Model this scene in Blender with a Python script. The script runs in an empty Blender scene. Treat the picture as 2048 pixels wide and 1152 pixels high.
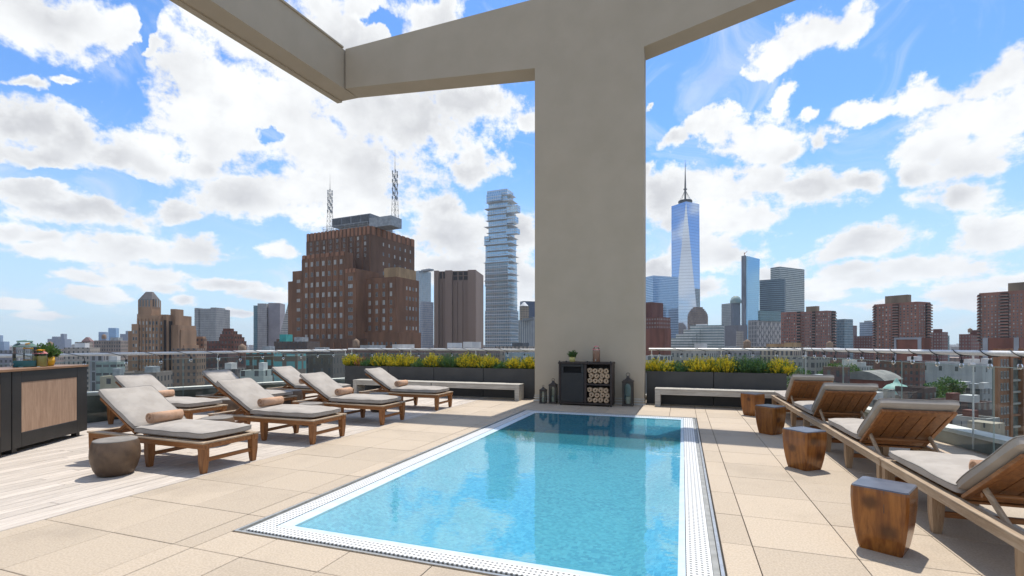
import bpy, bmesh, math, random
from mathutils import Vector, Matrix
R = math.radians
S = bpy.context.scene
C = S.collection
rnd = random.Random(7)

# ---------------------------------------------------------------- camera
EYE = 1.5
FPX = 967.1                      # focal length in photograph pixels (17 mm shift lens)
YAW = math.atan(341 / FPX)       # the pool runs 19.4 degrees right of the view axis
cam = bpy.data.objects.new('camera', bpy.data.cameras.new('camera'))
C.objects.link(cam)
cam.location = (0, 0, EYE)
cam.rotation_euler = (R(90), 0, YAW)
cam.data.sensor_width = 36
cam.data.lens = FPX / 2048 * 36
cam.data.shift_y = 112 / 2048
cam.data.clip_start = 0.05
cam.data.clip_end = 60000
S.camera = cam

# ---------------------------------------------------------------- light and exposure
SUN_EL, SUN_AZ = 68, -1          # degrees; azimuth counted left of the pool axis
S.view_settings.view_transform = 'Standard'
S.view_settings.look = 'None'
S.view_settings.exposure = 0.06
S.view_settings.gamma = 1
sunv = Vector((-math.sin(R(SUN_AZ)) * math.cos(R(SUN_EL)), math.cos(R(SUN_AZ)) * math.cos(R(SUN_EL)), math.sin(R(SUN_EL))))
sun = bpy.data.objects.new('sun', bpy.data.lights.new('sun', 'SUN'))
C.objects.link(sun)
sun.data.energy = 5.0
sun.data.angle = R(0.5)
sun.data.color = (1, 0.955, 0.89)
sun.rotation_euler = sunv.to_track_quat('Z', 'Y').to_euler()
sun.location = (0, 0, 60)

# ---------------------------------------------------------------- small node helpers
class NT:
    def __init__(s, tree): s.t = tree; s.n = tree.nodes; s.l = tree.links
    def new(s, kind, **kw):
        n = s.n.new(kind)
        for k, v in kw.items():
            if k.startswith('i_'):
                n.inputs[int(k[2:])].default_value = v
            else:
                setattr(n, k, v)
        return n
    def put(s, sock, v):
        if hasattr(v, 'is_linked') or isinstance(v, bpy.types.NodeSocket): s.l.new(v, sock)
        else: sock.default_value = v
    def m(s, op, a, b=0.0, c=0.0, clamp=False):
        n = s.n.new('ShaderNodeMath'); n.operation = op; n.use_clamp = clamp
        s.put(n.inputs[0], a); s.put(n.inputs[1], b); s.put(n.inputs[2], c)
        return n.outputs[0]
    def vm(s, op, a, b=(0, 0, 0), c=(0, 0, 0)):
        n = s.n.new('ShaderNodeVectorMath'); n.operation = op
        s.put(n.inputs[0], a); s.put(n.inputs[1], b)
        if op == 'MULTIPLY_ADD': s.put(n.inputs[2], c)
        return n.outputs[1] if op in ('LENGTH', 'DISTANCE', 'DOT_PRODUCT') else n.outputs[0]
    def ramp(s, v, a, b, lo=0.0, hi=1.0, smooth=True):
        n = s.n.new('ShaderNodeMapRange')
        n.interpolation_type = 'SMOOTHSTEP' if smooth else 'LINEAR'
        s.put(n.inputs[0], v); s.put(n.inputs[1], a); s.put(n.inputs[2], b); s.put(n.inputs[3], lo); s.put(n.inputs[4], hi)
        return n.outputs[0]
    def mix(s, f, a, b, blend='MIX'):
        n = s.n.new('ShaderNodeMix'); n.data_type = 'RGBA'; n.blend_type = blend
        s.put(n.inputs[0], f); s.put(n.inputs[6], a); s.put(n.inputs[7], b)
        return n.outputs[2]
    def noise(s, v, scale, detail=4, rough=0.55, out=0, dim='3D', dist=0.0):
        n = s.n.new('ShaderNodeTexNoise'); n.noise_dimensions = dim
        s.put(n.inputs['Vector'], v); n.inputs['Scale'].default_value = scale
        n.inputs['Detail'].default_value = detail; n.inputs['Roughness'].default_value = rough
        n.inputs['Distortion'].default_value = dist
        return n.outputs[out]

def rgb(c): return (c[0], c[1], c[2], 1)

# ---------------------------------------------------------------- sky: physical sky and procedural clouds by direction
W = bpy.data.worlds.new('World'); S.world = W; W.use_nodes = True
w = NT(W.node_tree); w.n.clear()
sky = w.new('ShaderNodeTexSky', sky_type='NISHITA', sun_disc=False)
sky.sun_elevation = R(SUN_EL); sky.sun_rotation = R(-SUN_AZ)
sky.air_density = 1.0; sky.dust_density = 0.35; sky.ozone_density = 2.5; sky.altitude = 60
tc = w.new('ShaderNodeTexCoord')
sep = w.new('ShaderNodeSeparateXYZ'); w.l.new(tc.outputs['Generated'], sep.inputs[0])
az = w.m('ARCTAN2', sep.outputs[0], sep.outputs[1])
el = w.m('ARCSINE', sep.outputs[2])
comb = w.new('ShaderNodeCombineXYZ'); w.l.new(az, comb.inputs[0]); w.l.new(el, comb.inputs[1])
ae = comb.outputs[0]                                   # azimuth and elevation as a 2-D map of the sky
def azel(px, py):
    t = (px - 1024) / FPX; u = (688 - py) / FPX
    c_, s_ = math.cos(YAW), math.sin(YAW)
    x, y = t * c_ - s_, t * s_ + c_
    return math.atan2(x, y), math.atan2(u, math.hypot(x, y))
CLOUDS = [  # centre and half-size of each cloud, read as directions
 (110,40,190,78),(240,70,75,52),(20,145,60,20),(145,165,58,17),(60,245,115,65),(170,280,120,62),(260,318,125,56),(90,312,130,42),(240,215,27,10),
 (430,190,100,90),(480,70,105,85),(345,112,30,16),(420,265,110,85),(370,305,60,50),
 (560,230,170,120),(690,330,190,105),(640,90,220,120),(820,230,190,100),(930,210,90,60),(880,40,110,60),
 (500,390,170,55),(650,410,160,45),(350,420,80,24),(60,388,105,36),(190,430,95,33),(120,422,130,28),(80,470,75,16),(250,505,120,38),(395,505,85,35),
 (100,495,90,22),(300,550,95,22),(190,555,70,14),(470,570,90,14),(900,470,120,70),(870,420,70,40),(900,530,110,40),(1045,470,60,60),
 (1040,560,60,60),(950,330,70,45),(1040,240,50,30),(560,500,40,20),(540,590,70,14),
 (1600,70,125,55),(1530,120,65,40),(1500,155,38,24),(1545,205,40,30),(1400,262,70,28),(1500,275,120,45),(1570,285,100,35),(1680,270,40,35),
 (1510,350,110,60),(1420,385,130,55),(1340,390,80,60),(1620,380,130,55),(1740,365,85,38),(1420,440,160,38),(1300,350,30,40),
 (1760,205,75,24),(1860,180,80,35),(1980,140,110,48),(1930,215,110,60),(2040,220,120,90),(1900,290,90,45),(1990,310,130,60),(1870,345,60,40),
 (1960,400,130,45),(1740,490,125,33),(1680,505,70,25),(1990,485,100,45),(1850,540,160,30),(1640,212,30,18),(1325,190,25,11),
 (1430,500,130,40),(1330,540,60,40),(1560,540,80,25),(1700,565,120,24),(1950,585,130,28),(1790,610,120,14),(1640,590,70,16),(1400,580,60,25),
 (200,590,80,18),(370,600,30,14),(30,605,70,14),(330,575,50,14),(90,630,70,10),(480,625,60,9),(20,460,50,25),(1700,540,60,20),(2030,560,60,16)]
n1 = w.noise(ae, 5.5, 6, 0.58, out=1, dim='2D')
warp = w.vm('MULTIPLY', w.vm('SUBTRACT', n1, (0.5, 0.5, 0.5)), (0.20, 0.13, 0))
low = w.ramp(el, 0.0, 0.38, 0.22, 1.0)
lowv = w.new('ShaderNodeCombineXYZ'); w.l.new(low, lowv.inputs[0]); w.l.new(low, lowv.inputs[1])
aew = w.vm('ADD', ae, w.vm('MULTIPLY', warp, lowv.outputs[0]))
sq = w.new('ShaderNodeCombineXYZ'); w.l.new(az, sq.inputs[0])
w.l.new(w.m('MULTIPLY', w.m('POWER', w.m('ADD', w.m('MAXIMUM', el, 0.0), 0.02), 0.7), 1.35), sq.inputs[1])
aes = sq.outputs[0]                                    # clouds flatten towards the horizon
def cloud_field(vec):
    d = None
    for (px, py, rx, ry) in CLOUDS:
        a0, e0 = azel(px, py)
        a1, _ = azel(px + rx, py); _, e1 = azel(px, py - ry)
        wa, we = max(abs(a1 - a0), 0.008) * 1.08, max(abs(e1 - e0), 0.006) * 1.08
        q = w.vm('MULTIPLY_ADD', vec, (1 / wa, 1 / we, 0), (-a0 / wa, -e0 / we, 0))
        ln = w.vm('LENGTH', q)
        g = w.m('SUBTRACT', 1.0, ln)
        d = g if d is None else w.m('SMOOTH_MAX', d, g, 0.25)
    return d
dens = cloud_field(aew)
for (px, py, rx, ry) in [(535, 285, 48, 17), (310, 60, 26, 60), (210, 200, 90, 26), (150, 362, 150, 13), (740, 60, 40, 16), (1000, 40, 60, 26)]:   # blue gaps
    a0, e0 = azel(px, py); a1, _ = azel(px + rx, py); _, e1 = azel(px, py - ry)
    q = w.vm('MULTIPLY_ADD', aew, (1 / abs(a1 - a0), 1 / abs(e1 - e0), 0), (-a0 / abs(a1 - a0), -e0 / abs(e1 - e0), 0))
    dens = w.m('SUBTRACT', dens, w.ramp(w.vm('LENGTH', q), 0.1, 1.5, 1.0, 0.0))
# open sky away from the photographed part: drifting cumulus from plain noise
cphoto = azel(1024, 400)[0]
away = w.m('ABSOLUTE', w.m('SUBTRACT', az, cphoto))
far_n = w.noise(ae, 2.6, 5, 0.55, dim='2D')
other = w.m('ADD', w.ramp(away, 0.85, 1.0), w.ramp(el, 0.62, 0.75), clamp=True)
dens = w.m('ADD', w.m('MULTIPLY', dens, w.m('SUBTRACT', 1.0, other)), w.m('MULTIPLY', w.m('MULTIPLY', w.m('SUBTRACT', far_n, 0.47), 4.0), other))
fine = w.noise(aes, 15, 9, 0.64, dim='2D')
dens = w.m('ADD', dens, w.m('MULTIPLY', w.m('SUBTRACT', fine, 0.5), 1.7))
veil = w.m('MULTIPLY', w.ramp(w.noise(aes, 7, 7, 0.6, dim='2D', dist=0.8), 0.50, 0.78), 0.38)
cover = w.m('MAXIMUM', w.ramp(dens, -0.03, 0.42), veil)
puff = w.noise(w.vm('ADD', aes, (0.0, -0.012, 0.0)), 9, 7, 0.6, dim='2D')
relief = w.m('SUBTRACT', fine, puff)
thick = w.ramp(dens, 0.15, 0.95)
big = w.noise(ae, 3.3, 3, 0.5, dim='2D')
grey = w.m('MULTIPLY', thick, w.ramp(big, 0.35, 0.62))
lum = w.m('SUBTRACT', 9.7, w.m('MULTIPLY', grey, 3.0))
lum = w.m('ADD', lum, w.m('MULTIPLY', relief, 3.6))
lc = w.new('ShaderNodeCombineColor')
w.l.new(w.m('MULTIPLY', lum, 0.985), lc.inputs[0]); w.l.new(lum, lc.inputs[1]); w.l.new(w.m('ADD', w.m('MULTIPLY', lum, 0.94), 0.65), lc.inputs[2])
tint = w.mix(1.0, sky.outputs[0], (0.92, 1.46, 1.98, 1), 'MULTIPLY')
hz = w.ramp(el, -0.02, 0.42, 1.0, 0.0)
tint = w.mix(w.m('MULTIPLY', hz, 0.75), tint, (6.6, 8.2, 9.2, 1))
full = w.mix(cover, tint, lc.outputs[0])
bg = w.new('ShaderNodeBackground'); w.l.new(full, bg.inputs[0]); bg.inputs[1].default_value = 0.1
wo = w.new('ShaderNodeOutputWorld'); w.l.new(bg.outputs[0], wo.inputs[0])
W.cycles.sampling_method = 'MANUAL'; W.cycles.sample_map_resolution = 512

# ---------------------------------------------------------------- materials
def new_mat(name):
    m = bpy.data.materials.new(name); m.use_nodes = True
    t = NT(m.node_tree); t.n.clear()
    out = t.new('ShaderNodeOutputMaterial')
    b = t.new('ShaderNodeBsdfPrincipled'); t.l.new(b.outputs[0], out.inputs[0])
    return m, t, b, out

def plain(name, c1, c2=None, scale=6, rough=0.6, bump=0.0, bscale=None, stretch=(1, 1, 1), metal=0.0, detail=5, spec=0.5, lo=0.35, hi=0.65, island=0.0, world=False, stain=0.0):
    m, t, b, out = new_mat(name)
    tcn = t.new('ShaderNodeTexCoord')
    v = tcn.outputs['Object']
    if world: v = t.new('ShaderNodeNewGeometry').outputs['Position']
    v = t.vm('MULTIPLY', v, stretch)
    c2 = c2 or tuple(x * 0.8 for x in c1)
    f = t.ramp(t.noise(v, scale, detail), lo, hi)
    col = t.mix(f, rgb(c1), rgb(c2))
    if stain:
        col = t.mix(t.m('MULTIPLY', t.ramp(t.noise(v, 0.9, 7, 0.65), 0.48, 0.74), stain), col, rgb(tuple(x * 0.55 for x in c2)))
    if island:
        g = t.new('ShaderNodeNewGeometry')
        k = t.m('ADD', 1 - island / 2, t.m('MULTIPLY', g.outputs['Random Per Island'], island))
        kk = t.new('ShaderNodeCombineColor')
        for i in range(3): t.l.new(k, kk.inputs[i])
        col = t.mix(1.0, col, kk.outputs[0], 'MULTIPLY')
    t.l.new(col, b.inputs['Base Color'])
    b.inputs['Roughness'].default_value = rough; b.inputs['Metallic'].default_value = metal
    b.inputs['Specular IOR Level'].default_value = spec
    if bump:
        bn = t.new('ShaderNodeBump'); bn.inputs['Strength'].default_value = bump; bn.inputs['Distance'].default_value = 0.01
        t.l.new(t.noise(v, bscale or scale * 6, 4), bn.inputs['Height']); t.l.new(bn.outputs[0], b.inputs['Normal'])
    return m

def wood(name, c1, c2, axis=0, scale=5, rough=0.5, ringed=0.5, knots=None, island=0.15, spec=0.4):
    m, t, b, out = new_mat(name)
    v = t.new('ShaderNodeTexCoord').outputs['Object']
    st = [9.0, 9.0, 9.0]; st[axis] = 0.9
    vs = t.vm('MULTIPLY', v, tuple(st))
    n = t.noise(vs, scale, 6, 0.6, dist=0.6)
    fine = t.noise(t.vm('MULTIPLY', vs, (3, 3, 3)), scale * 3, 3)
    f = t.ramp(t.m('ADD', t.m('MULTIPLY', n, 1 - ringed * 0.4), t.m('MULTIPLY', fine, ringed * 0.4)), 0.33, 0.66)
    col = t.mix(f, rgb(c1), rgb(c2))
    if knots:
        dark = None
        for k in knots:
            q = t.vm('SUBTRACT', v, k[:3])
            q = t.vm('ADD', q, t.vm('MULTIPLY', t.vm('SUBTRACT', t.noise(v, 14, 3, out=1), (0.5, 0.5, 0.5)), (0.03, 0.03, 0.03)))
            g = t.ramp(t.vm('LENGTH', q), k[3] * 0.25, k[3], 1, 0)
            dark = g if dark is None else t.m('MAXIMUM', dark, g)
        col = t.mix(t.m('MULTIPLY', dark, 0.8), col, (c2[0] * 0.3, c2[1] * 0.28, c2[2] * 0.3, 1))
    g = t.new('ShaderNodeNewGeometry')
    k = t.m('ADD', 1 - island / 2, t.m('MULTIPLY', g.outputs['Random Per Island'], island))
    kk = t.new('ShaderNodeCombineColor')
    for i in range(3): t.l.new(k, kk.inputs[i])
    col = t.mix(1.0, col, kk.outputs[0], 'MULTIPLY')
    t.l.new(col, b.inputs['Base Color']); b.inputs['Roughness'].default_value = rough
    b.inputs['Specular IOR Level'].default_value = spec
    bn = t.new('ShaderNodeBump'); bn.inputs['Strength'].default_value = 0.15; bn.inputs['Distance'].default_value = 0.004
    t.l.new(n, bn.inputs['Height']); t.l.new(bn.outputs[0], b.inputs['Normal'])
    return m

def thin_glass(name, tintc=(0.86, 0.93, 0.91), rough=0.0, ior=1.45, amount=1.0):
    m, t, b, out = new_mat(name)
    t.n.remove(b)
    tr = t.new('ShaderNodeBsdfTransparent'); tr.inputs[0].default_value = rgb(tintc)
    gl = t.new('ShaderNodeBsdfGlossy'); gl.inputs['Roughness'].default_value = rough
    fr = t.new('ShaderNodeFresnel'); fr.inputs[0].default_value = ior
    mx = t.new('ShaderNodeMixShader')
    t.l.new(t.m('MULTIPLY', fr.outputs[0], amount), mx.inputs[0]); t.l.new(tr.outputs[0], mx.inputs[1]); t.l.new(gl.outputs[0], mx.inputs[2])
    t.l.new(mx.outputs[0], out.inputs[0])
    return m

_fac = {}
def facade(wall, glass=(0.06, 0.08, 0.10), fh=3.6, bw=2.4, wf=0.55, hf=0.6, grough=0.15, gmetal=0.0, pale=0.25, wrough=0.8, vary=0.25, metalwall=0.0):
    """wall with a grid of windows, measured in metres in the building's own space"""
    key = (wall, glass, fh, bw, wf, hf, grough, gmetal, pale, wrough, vary)
    if key in _fac: return _fac[key]
    m, t, b, out = new_mat('facade')
    tcn = t.new('ShaderNodeTexCoord')
    p = t.new('ShaderNodeSeparateXYZ'); t.l.new(tcn.outputs['Object'], p.inputs[0])
    nn = t.new('ShaderNodeSeparateXYZ'); t.l.new(tcn.outputs['Normal'], nn.inputs[0])
    side = t.m('GREATER_THAN', t.m('ABSOLUTE', nn.outputs[0]), 0.6)
    u = t.m('ADD', t.m('MULTIPLY', p.outputs[1], side), t.m('MULTIPLY', p.outputs[0], t.m('SUBTRACT', 1.0, side)))
    up = t.m('LESS_THAN', t.m('ABSOLUTE', nn.outputs[2]), 0.5)
    cu, cv = t.m('DIVIDE', u, bw), t.m('DIVIDE', p.outputs[2], fh)
    fu, fv = t.m('FRACT', cu), t.m('FRACT', cv)
    inu = t.m('LESS_THAN', t.m('ABSOLUTE', t.m('SUBTRACT', fu, 0.5)), wf / 2)
    inv = t.m('LESS_THAN', t.m('ABSOLUTE', t.m('SUBTRACT', fv, 0.5)), hf / 2)
    mask = t.m('MULTIPLY', t.m('MULTIPLY', inu, inv), up)
    cell = t.new('ShaderNodeCombineXYZ')
    t.l.new(t.m('FLOOR', cu), cell.inputs[0]); t.l.new(t.m('FLOOR', cv), cell.inputs[1]); t.l.new(side, cell.inputs[2])
    wn = t.new('ShaderNodeTexWhiteNoise'); t.l.new(cell.outputs[0], wn.inputs[0])
    gcol = t.mix(t.m('MULTIPLY', t.m('POWER', wn.outputs[0], 3.0), pale), rgb(glass), (0.62, 0.62, 0.58, 1))
    gcol = t.mix(t.m('MULTIPLY', wn.outputs[0], 0.35), gcol, rgb(tuple(x * 0.5 for x in glass)))
    nz = t.noise(tcn.outputs['Object'], 0.09, 4)
    nz2 = t.noise(t.vm('MULTIPLY', tcn.outputs['Object'], (1, 1, 0.12)), 0.6, 4)
    wc = t.mix(t.m('MULTIPLY', t.ramp(t.m('ADD', nz, nz2), 0.8, 1.25), vary * 2.2), rgb(wall), rgb(tuple(x * 0.55 for x in wall)))
    t.l.new(t.mix(mask, wc, gcol), b.inputs['Base Color'])
    t.l.new(t.m('ADD', wrough, t.m('MULTIPLY', mask, grough - wrough)), b.inputs['Roughness'])
    t.l.new(t.m('ADD', metalwall, t.m('MULTIPLY', mask, gmetal - metalwall)), b.inputs['Metallic'])
    bn = t.new('ShaderNodeBump'); bn.inputs['Strength'].default_value = 0.6; bn.inputs['Distance'].default_value = 0.25
    t.l.new(t.m('SUBTRACT', 1.0, mask), bn.inputs['Height']); t.l.new(bn.outputs[0], b.inputs['Normal'])
    _fac[key] = m
    return m

# ---------------------------------------------------------------- mesh helper
class MB:
    def __init__(s): s.v = []; s.f = []; s.mi = []; s.sm = []
    def add(s, vs, fs, mi=0, smooth=False):
        o = len(s.v); s.v += [tuple(x) for x in vs]
        for f in fs: s.f.append([i + o for i in f]); s.mi.append(mi); s.sm.append(smooth)
        return s
    def box(s, x0, x1, y0, y1, z0, z1, mi=0, M=None):
        vs = [(x, y, z) for z in (z0, z1) for y in (y0, y1) for x in (x0, x1)]
        if M is not None: vs = [M @ Vector(q) for q in vs]
        return s.add(vs, [(0, 2, 3, 1), (4, 5, 7, 6), (0, 1, 5, 4), (2, 6, 7, 3), (0, 4, 6, 2), (1, 3, 7, 5)], mi)
    def bbox(s, x0, x1, y0, y1, z0, z1, b=0.006, mi=0, M=None):
        """box with its long edges chamfered"""
        b = min(b, (x1 - x0) * .45, (y1 - y0) * .45, (z1 - z0) * .45)
        bm = bmesh.new(); bmesh.ops.create_cube(bm, size=1)
        bmesh.ops.scale(bm, vec=(x1 - x0, y1 - y0, z1 - z0), verts=bm.verts)
        bmesh.ops.translate(bm, vec=((x0 + x1) / 2, (y0 + y1) / 2, (z0 + z1) / 2), verts=bm.verts)
        bmesh.ops.bevel(bm, geom=bm.edges[:], offset=b, segments=1, affect='EDGES')
        bm.verts.index_update()
        vs = [q.co.copy() for q in bm.verts]
        if M is not None: vs = [M @ q for q in vs]
        s.add(vs, [[q.index for q in f.verts] for f in bm.faces], mi); bm.free()
        return s
    def prism(s, poly, z0, z1, mi=0, M=None):
        n = len(poly)
        vs = [(x, y, z0) for x, y in poly] + [(x, y, z1) for x, y in poly]
        if M is not None: vs = [M @ Vector(q) for q in vs]
        fs = [tuple(range(n - 1, -1, -1)), tuple(range(n, 2 * n))] + [(i, (i + 1) % n, n + (i + 1) % n, n + i) for i in range(n)]
        return s.add(vs, fs, mi)
    def rod(s, p0, p1, r0, r1=None, n=10, mi=0, cap=True, smooth=True):
        p0, p1 = Vector(p0), Vector(p1); r1 = r0 if r1 is None else r1
        q = (p1 - p0).to_track_quat('Z', 'Y')
        vs = []
        for p, r in ((p0, r0), (p1, r1)):
            for i in range(n):
                a = 2 * math.pi * i / n
                vs.append(p + q @ Vector((r * math.cos(a), r * math.sin(a), 0)))
        s.add(vs, [(i, (i + 1) % n, n + (i + 1) % n, n + i) for i in range(n)], mi, smooth)
        if cap: s.add(vs, [tuple(range(n - 1, -1, -1)), tuple(range(n, 2 * n))], mi)
        return s
    def tube(s, pts, r, n=8, mi=0):
        pts = [Vector(p) for p in pts]; vs = []; up = Vector((0, 0, 1))
        for i, p in enumerate(pts):
            d = (pts[min(i + 1, len(pts) - 1)] - pts[max(i - 1, 0)]).normalized()
            x = d.cross(up if abs(d.z) < 0.95 else Vector((1, 0, 0))).normalized(); y = x.cross(d)
            for k in range(n):
                a = 2 * math.pi * k / n
                vs.append(p + (x * math.cos(a) + y * math.sin(a)) * r)
        fs = [(i * n + k, i * n + (k + 1) % n, (i + 1) * n + (k + 1) % n, (i + 1) * n + k) for i in range(len(pts) - 1) for k in range(n)]
        s.add(vs, fs, mi, True)
        m = (len(pts) - 1) * n
        return s.add(vs, [tuple(range(n - 1, -1, -1)), tuple(range(m, m + n))], mi)
    def lathe(s, prof, n=28, c=(0, 0, 0), mi=0, smooth=True, phase=0.0, sx=1, sy=1):
        vs = [(c[0] + sx * r * math.cos(2 * math.pi * i / n + phase), c[1] + sy * r * math.sin(2 * math.pi * i / n + phase), c[2] + z) for r, z in prof for i in range(n)]
        fs = [(j * n + i, j * n + (i + 1) % n, (j + 1) * n + (i + 1) % n, (j + 1) * n + i) for j in range(len(prof) - 1) for i in range(n)]
        s.add(vs, fs, mi, smooth)
        m = (len(prof) - 1) * n
        return s.add(vs, [tuple(range(n - 1, -1, -1)), tuple(range(m, m + n))], mi)
    def mesh(s, name, mats):
        me = bpy.data.meshes.new(name); me.from_pydata(s.v, [], s.f); me.update()
        for m in (mats if isinstance(mats, (list, tuple)) else [mats]): me.materials.append(m)
        me.polygons.foreach_set('material_index', s.mi); me.polygons.foreach_set('use_smooth', s.sm)
        return me
    def build(s, name, mats, parent=None, loc=None, rotz=0.0):
        return ob(name, s.mesh(name, mats), parent, loc, rotz)

def ob(name, me, parent=None, loc=None, rotz=0.0):
    o = bpy.data.objects.new(name, me); C.objects.link(o)
    if parent is not None: o.parent = parent
    if loc is not None: o.location = loc
    o.rotation_euler = (0, 0, rotz)
    return o
USED = {}
def tag(o, label, cat, group=None):
    o['label'] = label; o['category'] = cat
    if group: o['group'] = group
    return o
def thing(name, label, cat, loc=(0, 0, 0), rotz=0.0, group=None):
    o = bpy.data.objects.new(name, None); C.objects.link(o)
    o.location = loc; o.rotation_euler = (0, 0, rotz); o.empty_display_size = 0.2
    return tag(o, label, cat, group)
def structure(o): o['kind'] = 'structure'; return o
def copy_tree(o, parent=None):
    c = o.copy(); C.objects.link(c); c.parent = parent
    for ch in list(o.children): copy_tree(ch, c)
    return c
def rotm(axis, deg, loc=(0, 0, 0)): return Matrix.Translation(loc) @ Matrix.Rotation(R(deg), 4, axis)

# ---------------------------------------------------------------- terrace: slab, tiles, planks
M_tile = plain('beige_paver', (0.47, 0.385, 0.285), (0.385, 0.31, 0.225), 70, 0.8, 0.3, 260, island=0.13, world=True, stain=0.35)
M_dark = plain('dark_gap', (0.05, 0.045, 0.04), None, 5, 0.9)
M_plank = wood('bleached_plank', (0.55, 0.485, 0.415), (0.43, 0.375, 0.315), 1, 3, 0.75, 0.6, island=0.22, spec=0.2)
M_stucco = plain('grey_stucco', (0.495, 0.42, 0.315), (0.455, 0.385, 0.285), 1.3, 0.9, 0.5, 60, spec=0.2, lo=0.25, hi=0.75)
M_body = facade((0.42, 0.36, 0.29), fh=3.4, bw=2.6)
PX0, PX1, PY0, PY1 = -3.40, 0.26, 2.92, 10.50          # outer rim of the pool
WX0, WX1, WY0, WY1 = -3.05, -0.03, 3.20, 10.24          # water's edge
def xr(y): return 2.80 + (13.6 - y) * 0.206             # line of the right-hand parapet
def right_poly(y0, y1, x0, off): return [(x0, y0), (xr(y0) + off, y0), (xr(y1) + off, y1), (x0, y1)]
b = MB()
b.box(-11.0, PX0, -4, 14.1, -0.6, -0.03); b.box(PX0, PX1, -4, PY0, -0.6, -0.03); b.box(PX0, PX1, PY1, 14.1, -0.6, -0.03)
b.prism(right_poly(-4, 14.1, PX1, 0.28), -0.6, -0.03)
slab = structure(b.build('terrace_slab', M_dark))
b = MB(); b.prism([(-11.0, -4), (xr(-4) + 0.28, -4), (xr(14.1) + 0.28, 14.1), (-11.0, 14.1)], -63, -1.6)
tag(b.build('hotel_building', M_body), 'tall hotel building that carries the roof terrace under the pool', 'building')
T = 0.67; G = 0.003
def tiles(x0, x1, y0, y1, ox, oy):
    i0 = math.floor((x0 - ox) / T); i1 = math.ceil((x1 - ox) / T)
    j0 = math.floor((y0 - oy) / T); j1 = math.ceil((y1 - oy) / T)
    for i in range(i0, i1):
        for j in range(j0, j1):
            a0, a1 = max(x0, ox + i * T) + G, min(x1, ox + (i + 1) * T) - G
            c0, c1 = max(y0, oy + j * T) + G, min(y1, oy + (j + 1) * T) - G
            if a1 - a0 < 0.02 or c1 - c0 < 0.02: continue
            if a0 > 0.2: a1 = min(a1, xr((c0 + c1) / 2) + 0.10)
            if a1 - a0 < 0.02: continue
            dz = rnd.uniform(-0.0015, 0.0015)
            tb.bbox(a0, a1, c0, c1, -0.028, dz, 0.003)
tb = MB()
DX = -5.15
tiles(DX, PX0 - 0.012, -4, 14.1, -4.28, 2.575); tiles(PX0 - 0.012, PX1 + 0.012, -4, PY0 - 0.012, -4.28, 2.575)
tiles(PX0 - 0.012, PX1 + 0.012, PY1 + 0.012, 14.1, -4.28, 2.575); tiles(PX1 + 0.012, 6.5, -4, 14.1, 0.49, 2.64)
structure(tb.build('paved_terrace', M_tile))
b = MB()
x = DX - 0.006
first = True
while x > -11.0:
    wdt = 0.07 if first else 0.128
    y = -4 + (0 if first else -rnd.uniform(0, 2.4))
    while y < 14.1:
        l = 20 if first else rnd.choice((2.4, 3.0, 3.6))
        c0, c1 = max(-4, y) + 0.0015, min(14.1, y + l) - 0.0015
        if c1 - c0 > 0.05:
            b.bbox(x - wdt, x, c0, c1, -0.027, (0.003 if first else rnd.uniform(-0.002, 0.001)), 0.005)
        y += l
    x -= wdt + 0.012; first = False
structure(b.build('wood_deck', M_plank))

# ---------------------------------------------------------------- pool
def pool_tile_mat():
    m, t, bs, out = new_mat('pool_mosaic')
    pos = t.new('ShaderNodeNewGeometry').outputs['Position']
    cell = t.vm('FLOOR', t.vm('MULTIPLY', pos, (36, 36, 36)))
    wn = t.new('ShaderNodeTexWhiteNoise'); t.l.new(t.vm('ADD', cell, (0.5, 0.5, 0.5)), wn.inputs[0])
    col = t.mix(wn.outputs[0], (0.035, 0.33, 0.56, 1), (0.25, 0.70, 0.86, 1))
    big = t.noise(pos, 0.9, 4)
    col = t.mix(t.ramp(big, 0.35, 0.65, 0.0, 0.35), col, (0.17, 0.64, 0.78, 1))
    t.l.new(col, bs.inputs['Base Color']); bs.inputs['Roughness'].default_value = 0.35
    return m
M_mosaic = pool_tile_mat()
def water_mat():
    m, t, b_, out = new_mat('pool_water'); t.n.remove(b_)
    pos = t.new('ShaderNodeNewGeometry').outputs['Position']
    bn = t.new('ShaderNodeBump'); bn.inputs['Strength'].default_value = 0.06; bn.inputs['Distance'].default_value = 0.02
    ps = t.vm('MULTIPLY', pos, (1, 1.0, 1))
    hgt = t.m('ADD', t.noise(ps, 5.5, 3, 0.5), t.m('MULTIPLY', t.noise(ps, 17, 2, 0.5), 0.30))
    t.l.new(hgt, bn.inputs['Height'])
    tr = t.new('ShaderNodeBsdfTransparent'); tr.inputs[0].default_value = (0.80, 0.95, 0.97, 1)
    gl = t.new('ShaderNodeBsdfGlossy'); gl.inputs['Roughness'].default_value = 0.0
    fr = t.new('ShaderNodeFresnel'); fr.inputs[0].default_value = 2.6
    for q in (gl, fr): t.l.new(bn.outputs[0], q.inputs['Normal'])
    mx = t.new('ShaderNodeMixShader'); df = t.new('ShaderNodeBsdfDiffuse'); df.inputs[0].default_value = (0.10, 0.52, 0.62, 1)
    body = t.new('ShaderNodeMixShader'); body.inputs[0].default_value = 0.26          # light scattered inside the water
    t.l.new(tr.outputs[0], body.inputs[1]); t.l.new(df.outputs[0], body.inputs[2])
    t.l.new(fr.outputs[0], mx.inputs[0]); t.l.new(body.outputs[0], mx.inputs[1]); t.l.new(gl.outputs[0], mx.inputs[2])
    t.l.new(mx.outputs[0], out.inputs[0])
    return m
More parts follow.
